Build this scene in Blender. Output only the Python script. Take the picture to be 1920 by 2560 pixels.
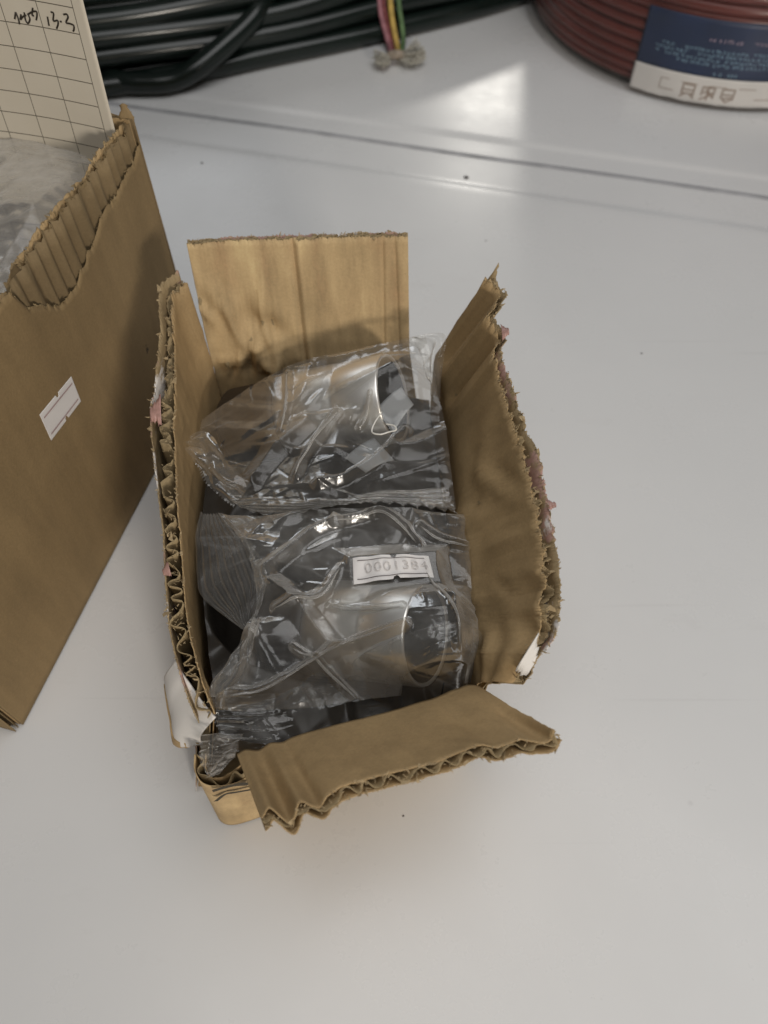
import bpy, math, random
import numpy as np
from mathutils import Vector

for o in list(bpy.data.objects):
    bpy.data.objects.remove(o)
sc = bpy.context.scene
COL = sc.collection
R = math.radians

# ------------------------------------------------------------------ camera
CAM_H, PITCH, FPX = 0.34, R(57), 1950.0
cam_d = bpy.data.cameras.new('camera')
cam = bpy.data.objects.new('camera', cam_d)
COL.objects.link(cam)
cam.location = (0, 0, CAM_H)
cam.rotation_euler = (R(90) - PITCH, 0, 0)
cam_d.sensor_fit = 'HORIZONTAL'
cam_d.sensor_width = 36.0
cam_d.lens = 36.0 * FPX / 1920.0
cam_d.clip_start = 0.01
cam_d.clip_end = 50
cam_d.dof.use_dof = True
cam_d.dof.focus_distance = 0.285
cam_d.dof.aperture_fstop = 14.0
sc.camera = cam

# ------------------------------------------------------------------ light
wd = bpy.data.worlds.new('World')
sc.world = wd
wd.use_nodes = True
bg = wd.node_tree.nodes['Background']
bg.inputs[0].default_value = (1.0, 0.96, 0.90, 1)
bg.inputs[1].default_value = 0.06


def aim(o, target):
    d = Vector(target) - o.location
    o.rotation_euler = d.to_track_quat('-Z', 'Y').to_euler()


def area(name, loc, target, sx, sy, power, colour):
    l = bpy.data.lights.new(name, 'AREA')
    l.shape = 'RECTANGLE'
    l.size, l.size_y = sx, sy
    l.energy = power
    l.color = colour
    o = bpy.data.objects.new(name, l)
    COL.objects.link(o)
    o.location = loc
    aim(o, target)
    return o


# ceiling tube lights of the room, a low warm lamp behind the photographer, a lamp at the back of the bench
area('ceiling_lamp', (0.24, 0.02, 1.25), (0.03, 0.16, 0), 1.1, 1.0, 8.2, (1.0, 0.995, 0.99))
area('rear_window', (-1.2, 2.6, 1.7), (-0.2, 0.4, 0), 1.5, 1.2, 9.0, (0.90, 0.95, 1.0))
area('room_lamp', (0.62, -1.40, 0.57), (-0.03, 0.26, 0.10), 0.24, 0.18, 13.6, (1.0, 0.92, 0.82))
sp = bpy.data.lights.new('bench_lamp', 'SPOT')
sp.energy = 9
sp.spot_size = R(11)
sp.spot_blend = 1.0
sp.shadow_soft_size = 0.045
sp.color = (1.0, 0.96, 0.88)
spo = bpy.data.objects.new('bench_lamp', sp)
COL.objects.link(spo)
spo.location = (0.25, 1.95, 0.72)
aim(spo, (0.085, 0.60, 0))

sc.view_settings.view_transform = 'Standard'
sc.view_settings.look = 'None'
sc.view_settings.exposure = 0.0
sc.view_settings.gamma = 1.0
sc.cycles.transparent_max_bounces = 40
sc.cycles.max_bounces = 10
sc.cycles.sample_clamp_indirect = 6.0
sc.cycles.caustics_reflective = False
sc.cycles.caustics_refractive = False

# ------------------------------------------------------------------ measuring
CP, SP = math.cos(PITCH), math.sin(PITCH)


def ray(u, v):
    """direction of the sight line through a point of the photograph (1920 x 2560)"""
    a, b = (u - 960) / FPX, (1280 - v) / FPX
    return np.array([a, CP + b * SP, -SP + b * CP])


def at(u, v, z):
    """where that sight line meets the height z (metres above the bench)"""
    d = ray(u, v)
    k = (z - CAM_H) / d[2]
    return np.array([0, 0, CAM_H]) + d * k


def on_plane(u, v, p0, n):
    d = ray(u, v)
    c = np.array([0, 0, CAM_H])
    k = np.dot(np.array(p0) - c, n) / np.dot(d, n)
    return c + d * k


# ------------------------------------------------------------------ helpers
rng = np.random.RandomState(7)


def tag(o, label=None, cat=None, group=None, kind=None):
    if label:
        o['label'] = label
    if cat:
        o['category'] = cat
    if group:
        o['group'] = group
    if kind:
        o['kind'] = kind
    return o


def empty(name, loc=(0, 0, 0)):
    o = bpy.data.objects.new(name, None)
    o.empty_display_size = 0.02
    o.location = loc
    COL.objects.link(o)
    return o


def link(name, verts, faces, mat, parent=None, smooth=True, uv=None, solid=0.0, solid_off=0.0):
    me = bpy.data.meshes.new(name)
    me.from_pydata([tuple(map(float, p)) for p in verts], [], [tuple(map(int, f)) for f in faces])
    if uv is not None:
        lay = me.uv_layers.new(name='UVMap')
        idx = np.zeros(len(me.loops), dtype=np.int32)
        me.loops.foreach_get('vertex_index', idx)
        lay.data.foreach_set('uv', np.asarray(uv, dtype=np.float32)[idx].ravel())
    if smooth:
        me.polygons.foreach_set('use_smooth', [True] * len(me.polygons))
    me.materials.append(mat)
    me.update()
    o = bpy.data.objects.new(name, me)
    COL.objects.link(o)
    if parent is not None:
        o.parent = parent
        o.matrix_parent_inverse = parent.matrix_world.inverted() if parent.type != 'EMPTY' else \
            __import__('mathutils').Matrix.Translation(-parent.location)
    if solid:
        m = o.modifiers.new('solidify', 'SOLIDIFY')
        m.thickness = solid
        m.offset = solid_off
    return o


def grid_faces(nu, nv, keep=None):
    i, j = np.meshgrid(np.arange(nu - 1), np.arange(nv - 1), indexing='ij')
    if keep is not None:
        k = keep[:-1, :-1] & keep[1:, :-1] & keep[1:, 1:] & keep[:-1, 1:]
        i, j = i[k], j[k]
    i, j = i.ravel(), j.ravel()
    return np.stack([i * nv + j, (i + 1) * nv + j, (i + 1) * nv + j + 1, i * nv + j + 1], 1)


def grid(name, P, mat, parent=None, uv=None, solid=0.0, solid_off=0.0, smooth=True, keep=None):
    nu, nv = P.shape[:2]
    return link(name, P.reshape(-1, 3), grid_faces(nu, nv, keep), mat, parent, smooth,
                None if uv is None else uv.reshape(-1, 2), solid, solid_off)


def spline(pts, n, closed=False):
    """Catmull-Rom through pts, resampled evenly"""
    p = np.array(pts, float)
    if closed:
        q = np.vstack([p[-1], p, p[0], p[1]])
    else:
        q = np.vstack([2 * p[0] - p[1], p, 2 * p[-1] - p[-2]])
    out = []
    m = 24
    for k in range(1, len(q) - 2):
        t = np.linspace(0, 1, m, endpoint=False)[:, None]
        a, b, c, d = q[k - 1], q[k], q[k + 1], q[k + 2]
        out.append(0.5 * (2 * b + (c - a) * t + (2 * a - 5 * b + 4 * c - d) * t ** 2 + (3 * b - a - 3 * c + d) * t ** 3))
    out.append(q[-2][None] if not closed else p[0][None])
    c = np.vstack(out)
    s = np.r_[0, np.cumsum(np.linalg.norm(np.diff(c, axis=0), axis=1))]
    x = np.linspace(0, s[-1], n, endpoint=not closed)
    return np.stack([np.interp(x, s, c[:, k]) for k in range(p.shape[1])], 1)


def wob(x, freq, seed, octaves=3, sharp=False):
    """1-D value noise in -1..1"""
    r = np.random.RandomState(seed)
    x = np.asarray(x, float)
    out = np.zeros_like(x)
    amp, tot = 1.0, 0.0
    for o in range(octaves):
        n = 4096
        tab = r.uniform(-1, 1, n)
        y = (x - x.min() + 3.1) * freq
        if sharp:
            y = y + 0.9 * np.sin(y * 0.71 + o) + 0.5 * np.sin(y * 1.93 + 2 * o)
            y = y - y.min() + 1
        i = np.floor(y).astype(int)
        f = y - i
        if not sharp:
            f = f * f * (3 - 2 * f)
        out += amp * (tab[i % n] * (1 - f) + tab[(i + 1) % n] * f)
        tot += amp
        amp *= 0.55
        freq *= 2.13
    return out / tot


def tube(pts, r, seg=10, closed=False, cap=True):
    p = np.array(pts, float)
    n = len(p)
    tan = np.roll(p, -1, 0) - np.roll(p, 1, 0)
    if not closed:
        tan[0], tan[-1] = p[1] - p[0], p[-1] - p[-2]
    tan /= np.linalg.norm(tan, axis=1)[:, None] + 1e-12
    up = np.array([0, 0, 1.0])
    if abs(tan[0] @ up) > 0.95:
        up = np.array([1.0, 0, 0])
    V = []
    rr = np.broadcast_to(np.asarray(r, float), (n,))
    prev = up
    for k in range(n):
        a = prev - tan[k] * (prev @ tan[k])
        a /= np.linalg.norm(a) + 1e-12
        b = np.cross(tan[k], a)
        prev = a
        th = np.linspace(0, 2 * np.pi, seg, endpoint=False)
        V.append(p[k] + rr[k] * (np.cos(th)[:, None] * a + np.sin(th)[:, None] * b))
    V = np.vstack(V)
    F = []
    last = n if closed else n - 1
    for k in range(last):
        k2 = (k + 1) % n
        for s in range(seg):
            s2 = (s + 1) % seg
            F.append((k * seg + s, k * seg + s2, k2 * seg + s2, k2 * seg + s))
    if cap and not closed:
        F.append(tuple(range(seg))[::-1])
        F.append(tuple((n - 1) * seg + s for s in range(seg)))
    return V, F


def merge(parts):
    V, F, o = [], [], 0
    for v, f in parts:
        V.append(np.asarray(v, float))
        F += [tuple(i + o for i in q) for q in f]
        o += len(v)
    return np.vstack(V), F


# ------------------------------------------------------------------ materials
def nodes(name):
    m = bpy.data.materials.new(name)
    m.use_nodes = True
    nt = m.node_tree
    return m, nt, nt.nodes['Principled BSDF'], nt.nodes, nt.links


def noise(nt, scale, detail=4, rough=0.55, stretch=None, coord='Object'):
    tc = nt.nodes.new('ShaderNodeTexCoord')
    src = tc.outputs[coord]
    if stretch:
        mp = nt.nodes.new('ShaderNodeMapping')
        mp.inputs['Scale'].default_value = stretch
        nt.links.new(src, mp.inputs[0])
        src = mp.outputs[0]
    n = nt.nodes.new('ShaderNodeTexNoise')
    n.inputs['Scale'].default_value = scale
    n.inputs['Detail'].default_value = detail
    n.inputs['Roughness'].default_value = rough
    nt.links.new(src, n.inputs['Vector'])
    return n.outputs[0]


def ramp(nt, src, stops):
    r = nt.nodes.new('ShaderNodeValToRGB')
    el = r.color_ramp.elements
    while len(el) < len(stops):
        el.new(0.5)
    for e, (p, c) in zip(el, stops):
        e.position = p
        e.color = (*c, 1) if len(c) == 3 else c
    nt.links.new(src, r.inputs[0])
    return r.outputs[0]


def mixc(nt, fac, a, b, mode='MIX'):
    m = nt.nodes.new('ShaderNodeMix')
    m.data_type = 'RGBA'
    m.blend_type = mode
    for k, val in (('Factor', fac), ('A', a), ('B', b)):
        s = [i for i in m.inputs if i.name == k and (i.type == 'RGBA' or k == 'Factor')][0]
        if isinstance(val, (int, float)):
            s.default_value = val
        elif isinstance(val, tuple):
            s.default_value = (*val, 1)
        else:
            nt.links.new(val, s)
    return [o for o in m.outputs if o.type == 'RGBA'][0]


def bump(nt, src, strength, dist, bsdf):
    b = nt.nodes.new('ShaderNodeBump')
    b.inputs['Strength'].default_value = strength
    b.inputs['Distance'].default_value = dist
    nt.links.new(src, b.inputs['Height'])
    nt.links.new(b.outputs[0], bsdf.inputs['Normal'])
    return b


def math_n(nt, op, a, b=None):
    n = nt.nodes.new('ShaderNodeMath')
    n.operation = op
    for k, v in enumerate((a, b)):
        if v is None:
            continue
        if isinstance(v, (int, float)):
            n.inputs[k].default_value = v
        else:
            nt.links.new(v, n.inputs[k])
    return n.outputs[0]


def plain(name, col, rough=0.5, spec=0.4, metal=0.0, var=0.12, scale=60):
    m, nt, b, N, L = nodes(name)
    n = noise(nt, scale, 5)
    c = ramp(nt, n, [(0.3, tuple(x * (1 - var) for x in col)), (0.7, tuple(min(1, x * (1 + var)) for x in col))])
    L.new(c, b.inputs['Base Color'])
    b.inputs['Roughness'].default_value = rough
    b.inputs['Specular IOR Level'].default_value = spec
    b.inputs['Metallic'].default_value = metal
    return m


def kraft(name, col, blotch=0.16, rough=0.78, flute_uv=True, streak=0.16):
    """kraft paper: fibres, blotches and the faint washboard of the flutes under the liner"""
    m, nt, b, N, L = nodes(name)
    n1 = noise(nt, 26, 5, 0.6)
    c = ramp(nt, n1, [(0.28, tuple(x * (1 - blotch) for x in col)), (0.72, tuple(x * (1 + blotch) for x in col))])
    n2 = noise(nt, 900, 3, 0.7)
    c = mixc(nt, 0.14, c, ramp(nt, n2, [(0.3, (0.25, 0.25, 0.25)), (0.7, (0.8, 0.8, 0.8))]), 'OVERLAY')
    v = N.new('ShaderNodeTexVoronoi')
    v.inputs['Scale'].default_value = 260
    tc = N.new('ShaderNodeTexCoord')
    L.new(tc.outputs['Object'], v.inputs['Vector'])
    sp_ = ramp(nt, v.outputs['Distance'], [(0.035, (1, 1, 1)), (0.075, (0, 0, 0))])
    pick = ramp(nt, noise(nt, 120, 2), [(0.62, (0, 0, 0)), (0.68, (1, 1, 1))])
    spk = mixc(nt, 1.0, sp_, pick, 'MULTIPLY')
    c = mixc(nt, math_n(nt, 'MULTIPLY', spk, 0.55), c, tuple(x * 0.35 for x in col))
    st = noise(nt, 1.0, 4, 0.6, (0.55, 1.6, 1.0), 'UV')
    c = mixc(nt, streak, c, ramp(nt, st, [(0.3, (0.12, 0.12, 0.12)), (0.72, (0.88, 0.88, 0.88))]), 'OVERLAY')
    L.new(c, b.inputs['Base Color'])
    b.inputs['Roughness'].default_value = rough
    b.inputs['Specular IOR Level'].default_value = 0.25
    h = math_n(nt, 'ADD', math_n(nt, 'MULTIPLY', n2, 0.35), noise(nt, 160, 4))
    if flute_uv:
        uvn = N.new('ShaderNodeTexCoord')
        sx = N.new('ShaderNodeSeparateXYZ')
        L.new(uvn.outputs['UV'], sx.inputs[0])
        w = math_n(nt, 'SINE', math_n(nt, 'MULTIPLY', sx.outputs['X'], 2 * math.pi))
        h = math_n(nt, 'ADD', h, math_n(nt, 'MULTIPLY', w, 0.16))
    bump(nt, h, 0.35, 0.0006, b)
    return m


M_KRAFT = kraft('kraft_liner', (0.41, 0.285, 0.145))
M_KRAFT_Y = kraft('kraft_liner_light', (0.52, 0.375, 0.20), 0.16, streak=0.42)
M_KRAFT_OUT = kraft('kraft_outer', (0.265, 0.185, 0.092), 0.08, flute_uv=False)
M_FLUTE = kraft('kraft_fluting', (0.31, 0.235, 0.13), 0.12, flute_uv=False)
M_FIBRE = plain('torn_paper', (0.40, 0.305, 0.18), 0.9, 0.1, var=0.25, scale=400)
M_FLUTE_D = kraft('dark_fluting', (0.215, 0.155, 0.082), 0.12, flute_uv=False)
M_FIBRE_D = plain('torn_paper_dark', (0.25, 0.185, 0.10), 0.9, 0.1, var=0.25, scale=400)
M_WHITE = plain('white_liner', (0.74, 0.71, 0.67), 0.55, 0.3, var=0.05, scale=40)
M_PINK = plain('pink_tape', (0.46, 0.27, 0.23), 0.35, 0.5, var=0.25, scale=300)
M_PRINT = plain('black_print', (0.06, 0.05, 0.035), 0.7, 0.2)


def printed_outside():
    """outside of the torn carton: kraft with worn white and pink print"""
    m = kraft('kraft_printed', (0.33, 0.245, 0.135), 0.14)
    nt = m.node_tree
    b = nt.nodes['Principled BSDF']
    src = b.inputs['Base Color'].links[0].from_socket
    f = ramp(nt, noise(nt, 38, 6, 0.7), [(0.54, (0, 0, 0)), (0.60, (1, 1, 1))])
    c = mixc(nt, f, src, (0.48, 0.30, 0.25))
    f2 = ramp(nt, noise(nt, 22, 6, 0.7, (1.3, 1, 2)), [(0.57, (0, 0, 0)), (0.61, (1, 1, 1))])
    c = mixc(nt, f2, c, (0.70, 0.66, 0.62))
    nt.links.new(c, b.inputs['Base Color'])
    return m


M_PRINTED = printed_outside()


def film(name, haze, tint=(0.97, 0.97, 0.96), rough=0.10, gloss=1.0, bscale=110, bstr=0.12, cap=0.32):
    m = bpy.data.materials.new(name)
    m.use_nodes = True
    nt = m.node_tree
    N, L = nt.nodes, nt.links
    N.clear()
    out = N.new('ShaderNodeOutputMaterial')
    tr = N.new('ShaderNodeBsdfTransparent')
    tr.inputs[0].default_value = (*tint, 1)
    df = N.new('ShaderNodeBsdfDiffuse')
    df.inputs[0].default_value = (0.80, 0.775, 0.735, 1)
    tl = N.new('ShaderNodeBsdfTranslucent')
    tl.inputs[0].default_value = (0.80, 0.775, 0.735, 1)
    dd = N.new('ShaderNodeMixShader')
    dd.inputs[0].default_value = 0.4
    L.new(df.outputs[0], dd.inputs[1])
    L.new(tl.outputs[0], dd.inputs[2])
    gl = N.new('ShaderNodeBsdfGlossy')
    gl.inputs['Roughness'].default_value = rough
    gl.inputs['Color'].default_value = (1, 1, 1, 1)
    tc = N.new('ShaderNodeTexCoord')
    v = N.new('ShaderNodeTexNoise')
    v.inputs['Scale'].default_value = bscale
    v.inputs['Detail'].default_value = 3
    v.inputs['Distortion'].default_value = 1.2
    L.new(tc.outputs['Object'], v.inputs['Vector'])
    bp = N.new('ShaderNodeBump')
    bp.inputs['Strength'].default_value = bstr
    bp.inputs['Distance'].default_value = 0.0012
    L.new(v.outputs[0], bp.inputs['Height'])
    L.new(bp.outputs[0], gl.inputs['Normal'])
    mx = N.new('ShaderNodeMixShader')
    hz = ramp(nt, noise(nt, 45, 5, 0.65), [(0.3, (haze * 0.45,) * 3), (0.75, (haze * 1.7,) * 3)])
    lw = N.new('ShaderNodeLayerWeight')
    lw.inputs['Blend'].default_value = 0.5
    L.new(math_n(nt, 'MINIMUM', math_n(nt, 'MULTIPLY', hz, math_n(nt, 'ADD', math_n(nt, 'MULTIPLY', math_n(nt, 'POWER', lw.outputs['Facing'], 2.0), 3.6), 0.45)), 0.8), mx.inputs[0])
    L.new(tr.outputs[0], mx.inputs[1])
    L.new(dd.outputs[0], mx.inputs[2])
    fr = N.new('ShaderNodeFresnel')
    fr.inputs['IOR'].default_value = 1.5
    L.new(bp.outputs[0], fr.inputs['Normal'])
    fac = math_n(nt, 'MINIMUM', math_n(nt, 'ADD', math_n(nt, 'MULTIPLY', fr.outputs[0], gloss), 0.0), cap)
    mx2 = N.new('ShaderNodeMixShader')
    L.new(fac, mx2.inputs[0])
    L.new(mx.outputs[0], mx2.inputs[1])
    L.new(gl.outputs[0], mx2.inputs[2])
    L.new(mx2.outputs[0], out.inputs[0])
    return m


M_FILM = film('clear_film', 0.30, rough=0.19, gloss=1.2, cap=0.36)
M_FILM_A = film('clear_film_far', 0.15, rough=0.17, gloss=0.9, cap=0.26)
M_CREASE = film('crease_highlight', 0.55, rough=0.10, cap=0.5)
M_FILM_D = film('clear_film_thin', 0.07, rough=0.12)
M_SEAL = film('film_seal', 0.17, rough=0.14, gloss=1.2, cap=0.4)
M_BUBBLE = film('milky_film', 0.32, rough=0.25, gloss=0.8, bscale=70)
M_CHROME = plain('chrome', (0.86, 0.84, 0.80), 0.34, 0.5, 0.85, 0.06, 40)
M_DARKMETAL = plain('dark_metal', (0.024, 0.023, 0.022), 0.42, 0.5, 0.5, 0.2, 80)
M_BLACK = plain('black_plastic', (0.032, 0.025, 0.019), 0.5, 0.5, 0.0, 0.3, 80)
M_TAG = plain('grey_tag_paper', (0.30, 0.31, 0.32), 0.5, 0.3, var=0.05)
M_STICKER = plain('sticker_paper', (0.80, 0.77, 0.75), 0.55, 0.3, var=0.03)
M_INK = plain('sticker_ink', (0.16, 0.14, 0.14), 0.6, 0.2)
M_INK_FADED = plain('faded_ink', (0.56, 0.53, 0.51), 0.6, 0.2, var=0.35, scale=900)
M_INK_RED = plain('faded_red_ink', (0.46, 0.33, 0.32), 0.6, 0.2)
M_THREAD = plain('white_thread', (0.78, 0.76, 0.70), 0.7, 0.2)


def table_mat():
    m, nt, b, N, L = nodes('white_bench_paint')
    c = ramp(nt, noise(nt, 5, 5, 0.6), [(0.3, (0.70, 0.70, 0.695)), (0.7, (0.745, 0.745, 0.74))])
    v = N.new('ShaderNodeTexVoronoi')
    v.inputs['Scale'].default_value = 15
    v.inputs['Randomness'].default_value = 1
    tc = N.new('ShaderNodeTexCoord')
    L.new(tc.outputs['Object'], v.inputs['Vector'])
    speck = ramp(nt, v.outputs['Distance'], [(0.016, (1, 1, 1)), (0.028, (0, 0, 0))])
    pk = ramp(nt, noise(nt, 17, 2), [(0.55, (0, 0, 0)), (0.63, (1, 1, 1))])
    c = mixc(nt, math_n(nt, 'MULTIPLY', mixc(nt, 1.0, speck, pk, 'MULTIPLY'), 0.5), c, (0.28, 0.27, 0.26))
    sm = ramp(nt, noise(nt, 9, 8, 0.75, (1, 2.2, 1)), [(0.60, (0, 0, 0)), (0.82, (1, 1, 1))])
    c = mixc(nt, math_n(nt, 'MULTIPLY', sm, 0.26), c, (0.48, 0.46, 0.43))
    scr = ramp(nt, noise(nt, 26, 2, 0.5, (0.12, 5.0, 1)), [(0.70, (0, 0, 0)), (0.74, (1, 1, 1))])
    c = mixc(nt, math_n(nt, 'MULTIPLY', scr, 0.10), c, (0.42, 0.41, 0.40))
    L.new(c, b.inputs['Base Color'])
    L.new(ramp(nt, noise(nt, 14, 6, 0.7), [(0.3, (0.24,) * 3), (0.8, (0.36,) * 3)]), b.inputs['Roughness'])
    b.inputs['Specular IOR Level'].default_value = 0.5
    bump(nt, noise(nt, 7, 3), 0.12, 0.003, b)
    return m


M_TABLE = table_mat()
M_CABLE = plain('dark_green_cable', (0.007, 0.012, 0.010), 0.22, 0.5, 0.0, 0.25, 30)
M_RED = plain('red_wire', (0.15, 0.030, 0.022), 0.28, 0.45, 0.0, 0.3, 18)
M_BLUE = plain('blue_label', (0.013, 0.028, 0.082), 0.4, 0.4, 0.0, 0.2, 30)
M_BLUETXT = plain('pale_blue_print', (0.22, 0.36, 0.48), 0.5, 0.3)
M_LILAC = plain('lilac_print', (0.36, 0.28, 0.36), 0.5, 0.3)
M_BROWNTXT = plain('brown_print', (0.33, 0.24, 0.19), 0.6, 0.2)

# ------------------------------------------------------------------ bench
E1 = np.array([0.9705, -0.241, 0])
E2 = np.array([0.241, 0.9705, 0])
prof = [(-1.0, 0), (0.0, 0), (0.2, 0), (0.40, 0), (0.490, 0), (0.4955, -0.0001), (0.4985, -0.0007), (0.5005, -0.0020), (0.5030, -0.0026),
        (0.5060, -0.0027), (0.524, -0.0025), (0.5290, -0.0024), (0.5310, -0.0023), (0.5335, -0.0022),
        (0.5385, -0.0021), (0.5412, -0.0020), (0.5440, -0.0019), (0.554, -0.0018),
        (0.5565, -0.0015), (0.5585, -0.0004), (0.5605, 0.0004), (0.5640, 0.0006), (0.60, 0.0006), (0.9, 0.0006), (2.4, 0.0006)]
prof = np.array(prof)
prof[:, 1] *= np.where(prof[:, 1] < 0, 0.38, 0.6)
ss = np.linspace(-1.6, 1.6, 41)
P = np.array([[E1 * s + E2 * t + np.array([0, 0, z]) for t, z in prof] for s in ss])
bench = grid('table_top', P, M_TABLE)
tag(bench, 'glossy white painted bench top with a grooved seam near the back', 'table top', kind='structure')
BACKZ = 0.00036
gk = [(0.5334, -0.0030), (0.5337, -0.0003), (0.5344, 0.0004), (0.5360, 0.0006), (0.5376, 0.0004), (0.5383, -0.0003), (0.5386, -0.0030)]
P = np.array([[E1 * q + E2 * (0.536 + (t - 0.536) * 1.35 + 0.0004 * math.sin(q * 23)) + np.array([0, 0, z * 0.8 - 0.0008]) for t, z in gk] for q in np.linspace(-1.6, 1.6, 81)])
grid('seam_shade_strip', P, plain('grey_seam_shade', (0.40, 0.40, 0.41), 0.5, 0.3, var=0.2, scale=40), bench)  # grey strip stands in for the shaded gap of the seam


# ------------------------------------------------------------------ corrugated board
def panel(name, rows, vrow, out_sign, parent, T=0.0042, pitch=0.007, nu=220, nv=26,
          top_in=None, top_fl=None, top_out=None, wrinkle=None, m_in=None, m_out=None, m_fl=None,
          end0=None, end1=None, bend=None, out_extra=None, rough_fl=1.0, fibres=0, m_fib=None):
    """One sheet of corrugated board: inner liner (the part) > outer liner, fluting.
    rows = polylines from the bottom to the torn top edge, vrow = their v."""
    C = np.stack([spline(r, nu) for r in rows])                    # K,nu,3
    uu = np.linspace(0, 1, nu)
    arc = np.r_[0, np.cumsum(np.linalg.norm(np.diff(C[-1], axis=0), axis=1))]
    arc0 = np.r_[0, np.cumsum(np.linalg.norm(np.diff(C[0], axis=0), axis=1))]
    arc = 0.5 * (arc + arc0)
    vrow = np.array(vrow, float)

    def S(U, V):
        k = np.clip(np.searchsorted(vrow, V, side='right') - 1, 0, len(vrow) - 2)
        f = (V - vrow[k]) / (vrow[k + 1] - vrow[k])
        x = U * (nu - 1)
        i = np.clip(np.floor(x).astype(int), 0, nu - 2)
        g = (x - i)[..., None]
        a = C[k, i] * (1 - g) + C[k, i + 1] * g
        b = C[k + 1, i] * (1 - g) + C[k + 1, i + 1] * g
        return a * (1 - f[..., None]) + b * f[..., None]

    def frame(U, V):
        e = 0.004
        du = S(np.clip(U + e, 0, 1), V) - S(np.clip(U - e, 0, 1), V)
        dv = S(U, V + 0.03) - S(U, V - 0.03)
        n = np.cross(du, dv)
        n /= np.linalg.norm(n, axis=-1)[..., None] + 1e-12
        return n * out_sign

    def sheet(nm, top, offs, mat, par, nuu, nvv, solid, wr):
        u = np.linspace(0, 1, nuu)
        v = np.linspace(0, 1, nvv)
        U, V0 = np.meshgrid(u, v, indexing='ij')
        V = V0 * (np.ones(nuu) if top is None else top(u))[:, None]
        a = np.zeros_like(V) if end0 is None else end0(V)
        b = np.zeros_like(V) if end1 is None else end1(V)
        U = a + (1 - b - a) * U
        n = frame(U, V)
        A = np.interp(U, uu, arc)
        off = offs(U, V, A)
        if wr is not None:
            off = off + wr(U, V)
        if bend is not None:
            off = off + bend(U, V)
        Pp = S(U, V) + n * off[..., None]
        uvm = np.stack([A / pitch, V], -1)
        return grid(nm, Pp, mat, par, uvm, solid, 0.0)

    Tf = T if callable(T) else (lambda U: np.full_like(U, T))
    t1 = 0.00036
    inner = sheet(name, top_in, lambda U, V, A: np.zeros_like(U), m_in or M_KRAFT, parent, nu, nv, t1, wrinkle)
    sheet('outer_liner', top_out, lambda U, V, A: Tf(U) + (0 if out_extra is None else out_extra(U, V)), m_out or M_PRINTED, inner, nu, nv, t1, wrinkle)
    L_ = arc[-1]
    nfl = int(L_ / pitch * 12) + 2
    ph = rng.uniform(0, 6)
    fseed = rng.randint(1, 9999)

    def fl(U, V, A):
        a1 = A[:, 0]
        jit = wob(a1, 90, fseed, 2)[:, None] * 1.5 * rough_fl
        am = np.clip(1 - 0.30 * rough_fl * (0.5 + 0.5 * wob(a1, 70, fseed + 1, 2)), 0, 1)[:, None]
        lean = 0.16 * rough_fl * wob(a1, 110, fseed + 2, 2)[:, None]
        w = np.sin(2 * np.pi * A / pitch + ph + jit + V * 2.0 * rough_fl * wob(a1, 120, fseed + 3, 1)[:, None])
        w = np.sign(w) * np.abs(w) ** 0.8
        return Tf(U) * (0.5 + lean * 0.5) + (Tf(U) * 0.5 - t1 * 0.95) * w * am
    if fibres:
        rf = np.random.RandomState(fseed + 9)
        u = rf.uniform(0.005, 0.995, fibres)
        side = rf.randint(0, 3, fibres)
        V_ = np.zeros(fibres)
        for k_, tp_ in enumerate((top_in, top_fl, top_out)):
            us = np.linspace(0, 1, nu)
            V_ = np.where(side == k_, np.interp(u, us, tp_(us)), V_)
        nn = frame(u[:, None], V_[:, None])[:, 0]
        of = np.where(side == 0, 0.0, np.where(side == 1, rf.uniform(.2, .8, fibres), 1.0)) * Tf(u)
        if bend is not None:
            of = of + bend(u[:, None], V_[:, None])[:, 0]
        if wrinkle is not None:
            of = of + wrinkle(u[:, None], V_[:, None])[:, 0]
        if out_extra is not None:
            of = of + np.where(side == 2, out_extra(u[:, None], V_[:, None])[:, 0], 0)
        p0 = S(u[:, None], V_[:, None])[:, 0] + nn * of[:, None]
        upv = S(u[:, None], V_[:, None] + .05)[:, 0] - S(u[:, None], V_[:, None] - .05)[:, 0]
        upv /= np.linalg.norm(upv, axis=1)[:, None]
        tv = np.cross(nn, upv)
        d = upv * rf.uniform(.1, 1.0, (fibres, 1)) + tv * rf.uniform(-1, 1, (fibres, 1)) + nn * rf.uniform(-.9, .9, (fibres, 1))
        d /= np.linalg.norm(d, axis=1)[:, None]
        sd = np.cross(d, rf.normal(0, 1, (fibres, 3)))
        sd /= np.linalg.norm(sd, axis=1)[:, None]
        ln_f = rf.gamma(2.0, 0.00036, (fibres, 1)).clip(.0003, .0026)
        wd_ = ln_f * rf.uniform(.15, .5, (fibres, 1))
        b0 = p0 - d * 0.0005
        mid_f = p0 + d * ln_f * .55 + sd * wd_ * rf.uniform(-.6, .6, (fibres, 1))
        tip_f = p0 + d * ln_f + rf.normal(0, .00025, (fibres, 3))
        VV = np.stack([b0 - sd * wd_, b0 + sd * wd_, mid_f + sd * wd_ * .7, mid_f - sd * wd_ * .7, tip_f], 1).reshape(-1, 3)
        FF = []
        for k_ in range(fibres):
            q = 5 * k_
            FF += [(q, q + 1, q + 2, q + 3), (q + 3, q + 2, q + 4)]
        fo_ = link('torn_fibres', VV, FF, m_fib or M_FIBRE, inner, False, None, 0.00012)
        fo_['kind'] = 'stuff'
    sheet('fluting', top_fl, fl, m_fl or M_FLUTE, inner, nfl, max(10, nv // 2), 0.00030, wrinkle)
    return inner


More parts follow.
